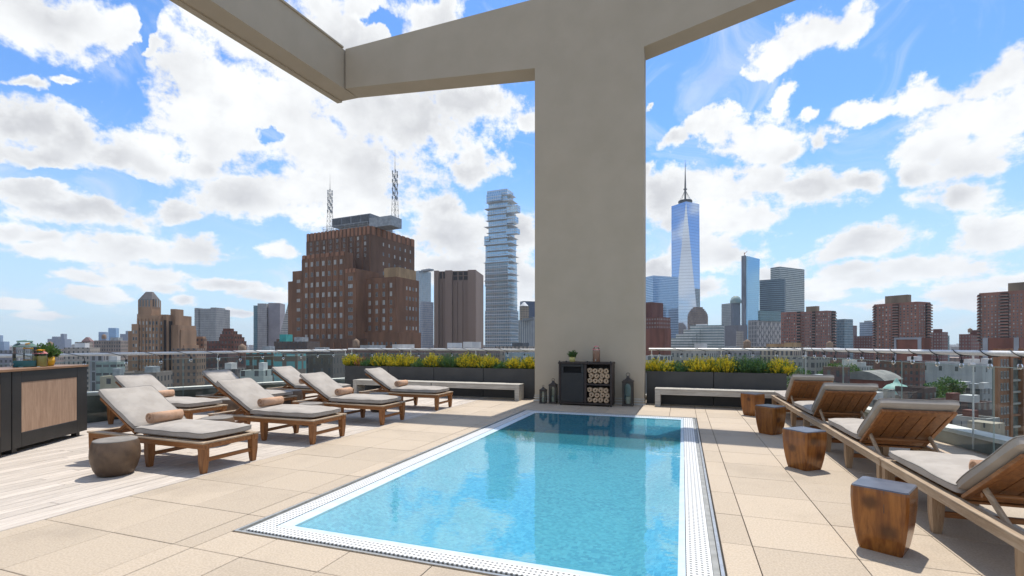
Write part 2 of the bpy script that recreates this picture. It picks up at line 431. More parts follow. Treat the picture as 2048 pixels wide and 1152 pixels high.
def grate_mat():
    m, t, bs, out = new_mat('white_overflow_grate')
    pos = t.new('ShaderNodeNewGeometry').outputs['Position']
    p = t.vm('SUBTRACT', t.vm('FRACTION', t.vm('MULTIPLY', pos, (28, 28, 0))), (0.5, 0.5, 0))
    q = t.new('ShaderNodeSeparateXYZ'); t.l.new(p, q.inputs[0])
    h = t.m('ADD', t.m('POWER', q.outputs[0], 2.0), t.m('POWER', q.outputs[1], 2.0))
    hole = t.m('LESS_THAN', h, 0.075)
    t.l.new(t.mix(hole, (0.62, 0.62, 0.60, 1), (0.16, 0.155, 0.14, 1)), bs.inputs['Base Color']); bs.inputs['Roughness'].default_value = 0.45
    return m
M_grate = grate_mat()
M_lip = plain('pale_blue_lip', (0.55, 0.64, 0.68), (0.48, 0.58, 0.64), 8, 0.3)
M_steel = plain('brushed_steel', (0.62, 0.62, 0.60), (0.5, 0.5, 0.48), 30, 0.3, metal=0.9)
pool = thing('swimming_pool', 'blue mosaic swimming pool with white perforated overflow edge', 'pool', (0, 0, 0))
DEPTH = -0.17
b = MB()
sl_ = 0.42                                             # basin walls sloped, a made-up shape, so that they catch the sun
O4 = [(WX0, WY0), (WX1, WY0), (WX1, WY1), (WX0, WY1)]; I4 = [(WX0 + sl_, WY0 + sl_), (WX1 - sl_, WY0 + sl_), (WX1 - sl_, WY1 - sl_), (WX0 + sl_, WY1 - sl_)]
vs = [(x, y, -0.033) for x, y in O4] + [(x, y, DEPTH) for x, y in I4]
b.add(vs, [(k, (k + 1) % 4, 4 + (k + 1) % 4, 4 + k) for k in range(4)] + [(4, 5, 6, 7)])
b.build('basin', M_mosaic, pool)
b = MB(); b.add([(WX0, WY0, -0.012), (WX1, WY0, -0.012), (WX1, WY1, -0.012), (WX0, WY1, -0.012)], [(0, 1, 2, 3)])
water = structure(b.build('water', water_mat()))
def ring(o, i, z0, z1, zi=None):
    """rectangular ring from outer rectangle o to inner rectangle i"""
    zi = z1 if zi is None else zi
    r = MB()
    O = [(o[0], o[2]), (o[1], o[2]), (o[1], o[3]), (o[0], o[3])]; I = [(i[0], i[2]), (i[1], i[2]), (i[1], i[3]), (i[0], i[3])]
    for k in range(4):
        a, c = O[k], O[(k + 1) % 4]; d, e = I[(k + 1) % 4], I[k]
        vs = [(*a, z0), (*c, z0), (*d, z0), (*e, z0), (*a, z1), (*c, z1), (*d, zi), (*e, zi)]
        r.add(vs, [(4, 5, 6, 7), (0, 1, 5, 4), (2, 3, 7, 6), (3, 2, 1, 0)])
    return r
def inset(d): return (PX0 + d, PX1 - d, PY0 + d * 0.8, PY1 - d * 0.8)
ring(inset(0.0), inset(0.022), -0.03, 0.004).build('rim_frame', M_steel, pool)
ring(inset(0.026), inset(0.068), -0.03, -0.012).build('rim_channel', plain('grey_channel', (0.30, 0.30, 0.28), (0.22, 0.22, 0.2), 9, 0.5), pool)
ring(inset(0.072), inset(0.235), -0.03, 0.0).build('overflow_grate', M_grate, pool)
ring(inset(0.240), (WX0 - 0.0, WX1 + 0.0, WY0, WY1), -0.031, -0.004, -0.016).build('overflow_lip', M_lip, pool)
b = MB(); b.box(-2.45, -1.95, 8.75, 9.05, DEPTH + 0.002, DEPTH + 0.014); b.build('drain_cover', plain('white_drain', (0.62, 0.8, 0.76), None, 4, 0.5), pool)

# ---------------------------------------------------------------- concrete frame over the terrace
CF, CT = 12.25, 0.62
frame = thing('concrete_portal', 'huge grey stucco column and beams framing the sky above the pool', 'column', (-2.3, CF, 0))
def xz_prism(poly, y0, y1, name):
    n = len(poly)
    vs = [(x, y0, z) for x, z in poly] + [(x, y1, z) for x, z in poly]
    fs = [tuple(range(n)), tuple(range(2 * n - 1, n - 1, -1))] + [((i + 1) % n, i, n + i, n + (i + 1) % n) for i in range(n)]
    q = MB().add([(a + 2.3, c - CF, d) for a, c, d in vs], fs)
    return q.build(name, M_stucco, frame)
KX0, KX1 = -3.68, -0.89
ZB, ZT = 8.79, 10.62
xz_prism([(KX0, 0.0), (KX1, 0.0), (KX1, ZB), (KX1, ZT), (KX0, ZT), (KX0, ZB)], CF, CF + CT, 'column')
XL = -9.72
xz_prism([(XL, ZB + 0.53), (KX0, ZB), (KX0, ZT), (XL, ZT - 0.10)], CF, CF + CT, 'cross_beam')
xz_prism([(KX1, ZB), (6.5, ZB + 1.63), (6.5, ZT + 1.2), (KX1, ZT)], CF, CF + CT, 'cross_beam')
zb, zt = ZB + 0.53, ZT - 0.10
def skew(y): return XL - (CF + CT - y) * 0.083
q = MB()
ya, yb = CF + CT, -6.0
def sidebar(d0, d1, z0, z1, ye=ya):
    vs = [(skew(y) + d + 2.3, y - CF, z) for z in (z0, z1) for y in (yb, ye) for d in (d0, d1)]
    q.add(vs, [(0, 2, 3, 1), (4, 5, 7, 6), (0, 1, 5, 4), (2, 6, 7, 3), (0, 4, 6, 2), (1, 3, 7, 5)])
sidebar(-0.80, -0.005, zb, zt); sidebar(-0.80, -0.62, zb - 0.045, zb - 0.002); sidebar(-0.80, 0.04, zt + 0.002, zt + 0.05, CF - 0.06)
q.build('side_beam', M_stucco, frame)
M_flash = plain('metal_flashing', (0.55, 0.54, 0.50), (0.42, 0.41, 0.38), 6, 0.5, metal=0.3)
b = MB()
for z0, z1, pr in ((0.0, 0.04, 0.03), (0.075, 0.105, 0.02), (0.135, 0.16, 0.012)):
    b.box(KX0 - pr + 2.3, KX1 + pr + 2.3, -pr, -0.001, z0, z1)
b.build('base_flashing', M_flash, frame)

# ---------------------------------------------------------------- sun loungers
M_teak = wood('oiled_teak', (0.325, 0.138, 0.045), (0.18, 0.07, 0.021), 0, 4, 0.42, 0.5, island=0.3)
M_teakz = wood('oiled_teak_upright', (0.325, 0.138, 0.045), (0.18, 0.07, 0.021), 2, 4, 0.42, 0.5, island=0.3)
M_teaky = wood('oiled_teak_across', (0.325, 0.138, 0.045), (0.18, 0.07, 0.021), 1, 4, 0.42, 0.5, island=0.3)
M_wteak = wood('weathered_teak', (0.44, 0.34, 0.235), (0.31, 0.22, 0.14), 0, 4, 0.6, 0.6, island=0.2)
M_wteakz = wood('weathered_teak_upright', (0.36, 0.25, 0.15), (0.22, 0.135, 0.075), 2, 4, 0.6, 0.6, island=0.2)
M_cush = plain('grey_fabric', (0.395, 0.357, 0.312), (0.34, 0.305, 0.265), 5, 0.92, 0.7, 8, spec=0.15)
M_pipe = plain('grey_piping', (0.24, 0.225, 0.205), None, 20, 0.9)
M_towel = plain('peach_towel', (0.62, 0.40, 0.27), (0.55, 0.34, 0.22), 14, 0.95, 0.8, 380, spec=0.1)
M_towel2 = plain('cream_towel', (0.66, 0.49, 0.33), (0.56, 0.40, 0.26), 14, 0.95, 0.8, 380, spec=0.1)
M_bolt = plain('dark_bolt', (0.06, 0.055, 0.05), None, 9, 0.5, metal=0.5)

def cushion(L, Wd, Th, M, seed=0):
    """soft boxed cushion, x 0..L, centred on y, z 0..Th, slightly pillowed"""
    q = MB(); nx, ny = 22, 14; rr = random.Random(seed)
    ph = [rr.uniform(0, 6.28) for _ in range(4)]
    def pt(i, j, sgn):
        u, v = -1 + 2 * i / nx, -1 + 2 * j / ny
        uu, vv = math.sin(u * math.pi / 2) * .35 + u * .65, math.sin(v * math.pi / 2) * .35 + v * .65
        e = max(0, 1 - abs(uu) ** 9) * max(0, 1 - abs(vv) ** 9)
        h = (Th / 2) * (0.36 + 0.64 * e ** 0.45) * (0.72 + 0.42 * (1 - uu * uu) * (1 - vv * vv))
        if e <= 0: h = Th * 0.18
        wob = 0.006 * math.sin(5 * u + ph[0]) * math.sin(4 * v + ph[1]) + 0.004 * math.sin(11 * u + ph[2] + 3 * v) * math.sin(6 * v + ph[3])
        rc = 1 - 0.03 * (abs(uu) ** 6) * (abs(vv) ** 6)
        return M @ Vector((L / 2 + uu * rc * L / 2, vv * rc * Wd / 2, Th / 2 + sgn * h + (wob if sgn > 0 else 0)))
    for sgn in (1, -1):
        vs = [pt(i, j, sgn) for i in range(nx + 1) for j in range(ny + 1)]
        fs = []
        for i in range(nx):
            for j in range(ny):
                f = (i * (ny + 1) + j, (i + 1) * (ny + 1) + j, (i + 1) * (ny + 1) + j + 1, i * (ny + 1) + j + 1)
                fs.append(f if sgn > 0 else f[::-1])
        q.add(vs, fs, 0, True)
    rim = [(i, 0) for i in range(nx)] + [(nx, j) for j in range(ny)] + [(i, ny) for i in range(nx, 0, -1)] + [(0, j) for j in range(ny, 0, -1)]
    n = len(rim); vs = [pt(i, j, 1) for i, j in rim] + [pt(i, j, -1) for i, j in rim]
    q.add(vs, [(k, n + k, n + (k + 1) % n, (k + 1) % n) for k in range(n)], 0, True)
    pp = MB()
    edge = [pt(i, j, 1) for i, j in rim]; pp.tube(edge + [edge[0], edge[1]], 0.0055, 5)
    return q, pp

LL, LW, LZ = 2.10, 0.75, 0.37
HINGE = -0.25
def make_lounger(weathered, incl, name='sun_lounger'):
    root = thing(name, '', 'sun lounger')
    ma, mz = (M_wteak, M_wteakz) if weathered else (M_teak, M_teakz)
    f = MB()
    for sy in (-1, 1):
        y0 = sy * (LW / 2 - 0.03)
        f.bbox(-LL / 2, LL / 2, y0 - 0.03, y0 + 0.03, LZ - 0.085, LZ - 0.022, 0.004)
        f.bbox(-LL / 2 - 0.01, LL / 2 + 0.01, y0 - 0.043, y0 + 0.043, LZ - 0.0215, LZ, 0.004, 1)
    for x0 in (-LL / 2, LL / 2 - 0.075):
        f.bbox(x0, x0 + 0.075, -LW / 2 + 0.075, LW / 2 - 0.075, LZ - 0.0245, LZ - 0.003, 0.004, 1)
    for x0 in (-LL / 2 + 0.02, LL / 2 - 0.06):
        f.bbox(x0, x0 + 0.04, -LW / 2 + 0.062, LW / 2 - 0.062, LZ - 0.083, LZ - 0.027, 0.004)
    f.build('frame', [ma, M_wteak], root)
    sl = MB()
    for k in range(11):
        x0 = HINGE + 0.05 + k * 0.108
        sl.bbox(x0, x0 + 0.07, -LW / 2 + 0.08, LW / 2 - 0.08, LZ - 0.045, LZ - 0.026, 0.003)
    sl.build('seat_slats', M_teaky, root)
    for x0 in (-LL / 2 + 0.045, LL / 2 - 0.98, LL / 2 - 0.05):
        for sy in (-1, 1):
            y0 = sy * (LW / 2 - 0.042); g = MB()
            top = LZ - 0.023
            prof = [(0.0, 0.026), (0.05, 0.031), (0.16, 0.040), (top, 0.041)]
            g.lathe([(r * 1.414, z) for z, r in prof], 4, (x0, y0 + sy * -0.0, 0), 0, False, math.pi / 4)
            g.build('leg', mz, root)
    for x0, z0 in ((LL / 2 - 0.05, 0.13), (LL / 2 - 0.98, 0.13), (-LL / 2 + 0.045, 0.13)):
        g = MB(); g.bbox(x0 - 0.016, x0 + 0.016, -LW / 2 + 0.075, LW / 2 - 0.075, z0, z0 + 0.045, 0.004)
        g.build('stretcher', M_teaky, root)
    # the raised back: boards in a frame, hinged at HINGE
    BM = Matrix.Translation((HINGE, 0, LZ - 0.005)) @ Matrix.Rotation(R(incl), 4, 'Y') @ Matrix.Rotation(R(180), 4, 'Z')
    BL, BW = 0.80, LW - 0.13
    bk = MB()
    for sy in (-1, 1): bk.bbox(0, BL, sy * (BW / 2 - 0.02) - 0.02, sy * (BW / 2 - 0.02) + 0.02, 0.0, 0.03, 0.003, 0, BM)
    for x0 in (0.0, BL - 0.08): bk.bbox(x0, x0 + 0.08, -BW / 2 + 0.041, BW / 2 - 0.041, 0.001, 0.028, 0.003, 0, BM)
    wsl = (BW - 0.082) / 5
    for k in range(5):
        y0 = -BW / 2 + 0.041 + k * wsl
        bk.bbox(0.081, BL - 0.081, y0 + 0.004, y0 + wsl - 0.004, 0.006, 0.024, 0.003, 0, BM)
    bk.build('backrest', M_teak, root)
    for sy in (-1, 1):
        a = BM @ Vector((0.24, sy * (BW / 2 - 0.045), -0.012)); e = Vector((HINGE - 0.47, -sy * (BW / 2 - 0.045), LZ - 0.05))
        d = (e - a); m4 = Matrix.Translation((a + e) / 2) @ d.to_track_quat('X', 'Z').to_matrix().to_4x4()
        g = MB(); h = d.length / 2 + 0.03; g.bbox(-h, h, -0.012, 0.012, -0.024, 0.024, 0.006, 0, m4)
        g.build('support_arm', M_wteak if weathered else M_teak, root)
    g = MB(); e = BM @ Vector((0.20, 0, -0.03)); g.rod((e.x, -BW / 2 + 0.03, e.z), (e.x, BW / 2 - 0.03, e.z), 0.018, None, 10)
    g.build('pivot_bar', M_teaky, root)
    q, pp = cushion(LL / 2 - HINGE - 0.06, LW - 0.07, 0.145, Matrix.Translation((HINGE + 0.01, 0, LZ - 0.012)), 3)
    sc = q.build('seat_cushion', M_cush, root); pp.build('piping', M_pipe, sc)
    q, pp = cushion(BL + 0.05, LW - 0.08, 0.125, BM @ Matrix.Translation((0.015, 0, 0.028)), 5)
    bc = q.build('back_cushion', M_cush, root); pp.build('piping', M_pipe, bc)
    return root
def spiral(rad, length, mat, name='rolled_towel', turns=3.3, seed=0):
    """a rolled towel: one long ribbon wound into a spiral, lying along y"""
    q = MB(); n = 64; r0 = 0.012; th = (rad - r0) / turns * 0.86; rr = random.Random(seed); off = rr.uniform(0, 6.28)
    rows = []
    for k in range(n + 1):
        f = k / n; a = f * turns * 2 * math.pi + off; r = r0 + (rad - th - r0) * f
        for rad_ in (r, r + th):
            for y in (-length / 2, length / 2):
                rows.append((rad_ * math.cos(a), y + (0.006 * math.sin(a * 0.7)) * (1 if y > 0 else -1), rad + rad_ * math.sin(a)))
    fs = []
    for k in range(n):
        o, p = 4 * k, 4 * k + 4
        fs += [(o + 2, o + 3, p + 3, p + 2), (o, p, p + 1, o + 1), (o, o + 2, p + 2, p), (o + 1, p + 1, p + 3, o + 3)]
    fs += [(0, 1, 3, 2), (4 * n, 4 * n + 2, 4 * n + 3, 4 * n + 1)]
    q.add(rows, fs, 0, True)
    return q.mesh(name, mat)

lounger_left = make_lounger(False, 31)
lounger_right = make_lounger(True, 34)
G1 = 'sun loungers on the terrace'
SPOTS = [  # foot end x, near side y, label
 (-5.17, 4.07, 'sun lounger nearest the camera in the left front row, round stool beside its head'),
 (-5.16, 5.77, 'second sun lounger from the camera in the left front row, peach towel on it'),
 (-5.17, 7.58, 'third sun lounger from the camera in the left front row, peach towel on it'),
 (-5.17, 9.66, 'farthest sun lounger of the left front row, in front of the long white bench'),
 (-8.03, 6.00, 'back row sun lounger closest to the black bar, its towel in shade'),
 (-7.98, 7.70, 'middle sun lounger of the back row by the left glass railing'),
 (-7.95, 9.60, 'farthest sun lounger of the back row, near the left end of the planters')]
TW = spiral(0.078, 0.40, M_towel)
GT = 'rolled towels on the loungers'
first = True
for i, (fx, ny, lab) in enumerate(SPOTS):
    o = lounger_left if i == 0 else copy_tree(lounger_left)
    rz = R((-1.2, 0.4, -0.6, 0.3, 0.5, -0.8, 0.4)[i])
    o.location = (fx - LL / 2, ny + LW / 2, 0); o.rotation_euler = (0, 0, rz)
    tag(o, lab, 'sun lounger', G1)
    if i != 5:
        t = ob('rolled_towel', TW, None, (fx - LL / 2 + HINGE + 0.135, ny + LW / 2 - 0.02, LZ + 0.118), rz + R((2, -3, 4, 1, -2, 0, 5)[i]))
        tag(t, ['peach rolled towel on the nearest lounger of the left front row', 'peach rolled towel on the second lounger of the left front row',
                'peach rolled towel on the third lounger of the left front row', 'peach rolled towel on the lounger in front of the white bench',
                'shaded rolled towel on the back row lounger near the black bar', '', 'peach rolled towel on the farthest back row lounger'][i], 'towel', GT)
RS = [(5.73, 'weathered teak sun lounger nearest the camera on the right, only its foot half in frame'),
      (7.87, 'right sun lounger, the largest of the three whose slatted backs face the camera'),
      (9.99, 'middle of the three right loungers that show their slatted teak backs'),
      (12.02, 'farthest right sun lounger with its slatted teak back, beside the right planters')]
for i, (fy, lab) in enumerate(RS):
    o = lounger_right if i == 0 else copy_tree(lounger_right)
    o.location = (1.86 + LW / 2, fy - LL / 2, 0); o.rotation_euler = (0, 0, R(90 + (0.3, -0.4, 0.5, -0.2)[i]))
    tag(o, lab, 'sun lounger', G1)
t = ob('rolled_towel', TW, None, (1.86 + LW / 2 + 0.02, RS[0][0] - LL / 2 + HINGE + 0.135, LZ + 0.118), R(93))
tag(t, 'rolled towel on the right lounger nearest the camera', 'towel', GT)

# ---------------------------------------------------------------- stools
M_cube = wood('varnished_block', (0.33, 0.122, 0.022), (0.165, 0.052, 0.010), 2, 2.2, 0.25, 0.4, [(-0.05, -0.165, 0.36, 0.075), (0.055, -0.165, 0.17, 0.085), (-0.17, 0.02, 0.25, 0.07), (0.16, 0.03, 0.35, 0.06)], island=0.0, spec=0.5)
M_skytint = plain('sky_tinted_top', (0.10, 0.105, 0.125), (0.06, 0.065, 0.08), 9, 0.28, spec=0.6)  # bluish reflection of the sky put into the top's colour
GS = 'square wooden side tables along the right loungers'
def make_block():
    root = thing('wooden_stool', '', 'side table', group=GS)
    q = MB(); n = 8
    def sec(h, z):
        cc = h * 0.90; o = h
        return [(o, -cc, z), (o, cc, z), (cc, o, z), (-cc, o, z), (-o, cc, z), (-o, -cc, z), (-cc, -o, z), (cc, -o, z)]
    prof = [(0.126, 0.0), (0.134, 0.03), (0.148, 0.11), (0.160, 0.20), (0.168, 0.30), (0.172, 0.38), (0.171, 0.44), (0.168, 0.458)]
    vs = [p for h, z in prof for p in sec(h, z)]
    q.add(vs, [(j * n + i, j * n + (i + 1) % n, (j + 1) * n + (i + 1) % n, (j + 1) * n + i) for j in range(len(prof) - 1) for i in range(n)], 0)
    q.add(sec(0.126, 0.0), [tuple(range(n - 1, -1, -1))], 0)
    q.build('body', M_cube, root)
    t = MB(); a = sec(0.168, 0.4585) + sec(0.163, 0.468)
    t.add(a, [(i, (i + 1) % n, n + (i + 1) % n, n + i) for i in range(n)] + [tuple(range(n, 2 * n))], 0)
    t.build('top', M_skytint, root)
    g = MB()                                             # the drying crack that runs down one corner
    g.box(0.118, 0.122, -0.1585, -0.1545, 0.20, 0.4582); g.box(0.030, 0.033, -0.1712, -0.150, 0.30, 0.4582)
    g.build('crack', M_dark, root)
    return root
blk = make_block()
for i, (x, y, a, lab) in enumerate([(1.40, 4.27, -29, 'square wooden block stool nearest the camera, two dark knots on its face'),
                                    (1.39, 6.70, -52, 'second wooden block stool from the camera on the right'),
                                    (1.39, 9.09, -45, 'third wooden block stool from the camera on the right'),
                                    (1.39, 11.28, -42, 'farthest wooden block stool, in front of the right bench')]):
    o = blk if i == 0 else copy_tree(blk)
    o.location = (x, y, 0.0); o.rotation_euler = (0, 0, R(a + (0, 90, 180, 270)[i])); tag(o, lab, 'side table', GS)
M_bronze = plain('mottled_bronze_resin', (0.155, 0.098, 0.058), (0.085, 0.054, 0.034), 5, 0.5, 0.3, 60, spec=0.4)
M_bronzetop = plain('pale_bronze_top', (0.23, 0.205, 0.175), (0.17, 0.15, 0.125), 6, 0.65)  # top paler than the body below it
GR = 'round bronze drum stools by the left loungers'
def make_drum():
    root = thing('drum_stool', '', 'side table', group=GR)
    MB().lathe([(0.150, 0.0), (0.168, 0.012), (0.200, 0.07), (0.226, 0.16), (0.236, 0.23), (0.232, 0.31), (0.218, 0.37), (0.208, 0.392)], 40).build('body', M_bronze, root)
    MB().lathe([(0.208, 0.393), (0.206, 0.402), (0.196, 0.405), (0.10, 0.402), (0.01, 0.401)], 40).build('top', M_bronzetop, root)
    return root
drum = make_drum()
for i, (x, y, lab) in enumerate([(-6.17, 3.74, 'round bronze drum stool nearest the camera, beside the black bar'),
                                 (-6.58, 5.37, 'round bronze stool between the first and second front loungers'),
                                 (-6.50, 7.22, 'round bronze stool between the second and third front loungers'),
                                 (-6.38, 9.17, 'round bronze stool under the edge of the farthest front lounger'),
                                 (-8.62, 7.25, 'round bronze stool in the back row next to the shaded lounger'),
                                 (-8.75, 9.10, 'round bronze stool in the back row nearest the planters')]):
    o = drum if i == 0 else copy_tree(drum)
    o.location = (x, y, 0); o.rotation_euler = (0, 0, i * 1.3); tag(o, lab, 'side table', GR)

# ---------------------------------------------------------------- benches and planters
M_bench = wood('whitewashed_bench', (0.50, 0.47, 0.41), (0.36, 0.33, 0.28), 0, 3, 0.75, 0.6, island=0.1, spec=0.2)
def bench(x0, x1, y, lab, legs):
    root = thing('bench', lab, 'bench', ((x0 + x1) / 2, y, 0), 0, 'white timber benches in front of the planters')
    h = (x1 - x0) / 2; D = 0.42
    s_ = MB()
    for k in range(3): s_.bbox(-h, h, k * 0.14 + 0.002, k * 0.14 + 0.136, 0.40, 0.432, 0.004)
    s_.build('seat', M_bench, root)
    a = MB(); a.bbox(-h + 0.131, h - 0.131, 0.012, 0.052, 0.285, 0.399, 0.004); a.bbox(-h + 0.131, h - 0.131, D - 0.052, D - 0.012, 0.285, 0.399, 0.004)
    a.build('apron', M_bench, root)
    for sx in legs:
        g = MB(); xx = -h + 0.004 if sx < 0 else h - 0.13
        g.bbox(xx, xx + 0.126, 0.008, D - 0.008, 0.0, 0.399, 0.004)
        g.build('leg', M_bench, root)
bench(-9.30, -6.67, 12.05, 'left half of the long white bench behind the farthest front lounger', (-1, 1))
bench(-6.655, -4.05, 12.05, 'right half of the long white bench, ending beside the concrete column', (-1, 1))
bench(-0.63, 2.30, 12.12, 'white bench in front of the right planters, behind the block stools', (-1, 1))
M_plant = plain('charcoal_planter', (0.058, 0.056, 0.052), (0.045, 0.044, 0.042), 2, 0.65, 0.1, 90)
M_soil = plain('soil', (0.05, 0.035, 0.025), None, 20, 0.95, 0.6, 40)
PXL = [-10.08, -8.47, -6.91, -5.33, -3.80]; PXR = [-0.87, 0.71, 2.28]
def planter(x0, x1, lab):
    root = thing('planter_box', lab, 'planter', ((x0 + x1) / 2, 12.66, 0), 0, 'charcoal planter boxes')
    h = (x1 - x0) / 2 - 0.006; b = MB(); D = 0.55; Hh = 0.815; t = 0.025
    b.bbox(-h, h, 0, t, 0.0, Hh, 0.005); b.bbox(-h, h, D - t, D, 0.0, Hh, 0.005)
    b.bbox(-h, -h + t, t + 0.001, D - t - 0.001, 0.0, Hh, 0.005); b.bbox(h - t, h, t + 0.001, D - t - 0.001, 0.0, Hh, 0.005)
    b.build('box', M_plant, root)
    MB().box(-h + t + .001, h - t - .001, t + .001, D - t - .001, Hh - 0.12, Hh - 0.05).build('soil', M_soil, root)
for i, lab in enumerate(['leftmost charcoal planter box, beside the end of the left glass railing', 'second charcoal planter from the left, behind the farthest front lounger',
                         'third charcoal planter from the left, behind the joint of the two bench halves', 'charcoal planter just left of the concrete column']): planter(PXL[i], PXL[i + 1], lab)
planter(PXR[0], PXR[1], 'charcoal planter just right of the concrete column'); planter(PXR[1], PXR[2], 'rightmost charcoal planter, next to the farthest right lounger')

def leafmat(name, c1, c2):
    m, t, bs, out = new_mat(name)
    g = t.new('ShaderNodeNewGeometry')
    t.l.new(t.mix(g.outputs['Random Per Island'], rgb(c1), rgb(c2)), bs.inputs['Base Color'])
    bs.inputs['Roughness'].default_value = 0.5; bs.inputs['Specular IOR Level'].default_value = 0.3
    tl = t.new('ShaderNodeBsdfTranslucent'); t.l.new(t.mix(g.outputs['Random Per Island'], rgb(c1), rgb(c2)), tl.inputs[0])
    mx = t.new('ShaderNodeMixShader'); mx.inputs[0].default_value = 0.35
    t.l.new(bs.outputs[0], mx.inputs[1]); t.l.new(tl.outputs[0], mx.inputs[2]); t.l.new(mx.outputs[0], out.inputs[0])
    return m
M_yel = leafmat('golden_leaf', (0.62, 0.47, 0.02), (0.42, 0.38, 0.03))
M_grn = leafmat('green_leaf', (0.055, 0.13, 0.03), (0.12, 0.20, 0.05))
M_blu = leafmat('blue_green_leaf', (0.07, 0.16, 0.08), (0.04, 0.10, 0.04))
M_pnk = leafmat('rust_leaf', (0.42, 0.14, 0.07), (0.30, 0.16, 0.08))
M_stem = plain('plant_stem', (0.12, 0.09, 0.04), None, 20, 0.8)
def leaf(q, p, d, l, wd, mi, rr):
    d = d.normalized(); s_ = d.cross(Vector((rr.gauss(0, 1), rr.gauss(0, 1), rr.gauss(0, 1)))).normalized(); nrm = s_.cross(d) * l * 0.12
    q.add([p, p + d * l * .5 + s_ * wd + nrm, p + d * l, p + d * l * .5 - s_ * wd + nrm], [(0, 1, 2, 3)], mi)
def shrub(rx, ry, h, mats, weights, n, seed, l=0.045, spiky=0.6):
    """twigs rising from one root with leaves set along them"""
    rr = random.Random(seed); q = MB(); st = MB()
    for k in range(n):
        a = rr.uniform(0, 6.28); f = math.sqrt(rr.random())
        hh = h * (1 - 0.45 * f * f) * rr.uniform(0.45, 1.08) * (1 + 0.12 * math.sin(3 * a + seed))
        base = Vector((math.cos(a) * rx * f * 0.55, math.sin(a) * ry * f * 0.55, 0)); tip = Vector((math.cos(a) * rx * f, math.sin(a) * ry * f, hh))
        if k % 3 == 0: st.rod(base, tip, 0.004, 0.0015, 4, cap=False)
        mi = rr.choices(range(len(mats)), weights)[0]
        for j in range(9):
            u = 0.25 + 0.75 * j / 8
            p = base.lerp(tip, u) + Vector((rr.gauss(0, .008), rr.gauss(0, .008), rr.gauss(0, .008)))
            d = Vector((rr.gauss(0, 1), rr.gauss(0, 1), rr.gauss(0.6, 1))) * (1 - spiky) + (tip - base).normalized() * spiky
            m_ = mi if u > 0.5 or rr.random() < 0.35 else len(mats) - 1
            leaf(q, p, d, l * rr.uniform(.7, 1.3), l * 0.2 * rr.uniform(.7, 1.4), m_, rr)
    return q.mesh('foliage', mats), st.mesh('stems', M_stem)
def place_shrub(kind, px, half, ztop, lab, yy=12.92, seed=0):
    t_ = (px - 1024) / FPX; c_, s_ = math.cos(YAW), math.sin(YAW)
    x = yy * (t_ * c_ - s_) / (c_ + t_ * s_); dist = -s_ * x + c_ * yy
    r = half / FPX * dist * 1.18; z0 = 0.75; ztop -= 0.01
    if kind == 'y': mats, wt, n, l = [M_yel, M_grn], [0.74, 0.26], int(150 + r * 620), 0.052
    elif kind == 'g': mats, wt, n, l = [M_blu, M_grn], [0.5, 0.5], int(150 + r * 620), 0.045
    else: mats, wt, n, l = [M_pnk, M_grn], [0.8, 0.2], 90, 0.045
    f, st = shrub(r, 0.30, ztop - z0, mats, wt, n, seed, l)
    nm = {'y': 'golden_shrub', 'g': 'green_shrub', 'p': 'rust_shrub'}[kind]
    root = thing(nm, lab, 'shrub', (x, yy, z0), 0, 'shrubs in the planters')
    ob('foliage', f, root); ob('stems', st, root)
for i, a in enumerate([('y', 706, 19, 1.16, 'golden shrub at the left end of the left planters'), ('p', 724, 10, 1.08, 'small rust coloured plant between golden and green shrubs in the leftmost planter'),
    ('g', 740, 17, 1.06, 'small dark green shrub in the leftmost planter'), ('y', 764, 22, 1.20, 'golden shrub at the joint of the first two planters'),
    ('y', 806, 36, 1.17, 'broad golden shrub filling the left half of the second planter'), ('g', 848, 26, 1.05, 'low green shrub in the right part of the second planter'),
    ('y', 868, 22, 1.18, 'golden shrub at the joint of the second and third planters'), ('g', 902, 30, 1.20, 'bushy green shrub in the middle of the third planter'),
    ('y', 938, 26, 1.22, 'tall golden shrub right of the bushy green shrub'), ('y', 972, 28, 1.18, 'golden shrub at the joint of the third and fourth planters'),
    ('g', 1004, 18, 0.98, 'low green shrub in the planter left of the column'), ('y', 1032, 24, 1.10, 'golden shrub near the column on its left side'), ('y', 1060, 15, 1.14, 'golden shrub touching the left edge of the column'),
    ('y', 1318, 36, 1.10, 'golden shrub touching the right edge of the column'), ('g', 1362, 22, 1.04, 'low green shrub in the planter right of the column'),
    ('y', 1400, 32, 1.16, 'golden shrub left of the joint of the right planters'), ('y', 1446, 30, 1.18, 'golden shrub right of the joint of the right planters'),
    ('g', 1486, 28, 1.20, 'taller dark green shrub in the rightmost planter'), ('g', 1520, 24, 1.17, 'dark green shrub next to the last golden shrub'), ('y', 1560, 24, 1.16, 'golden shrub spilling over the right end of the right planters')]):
    place_shrub(*a, seed=20 + i)

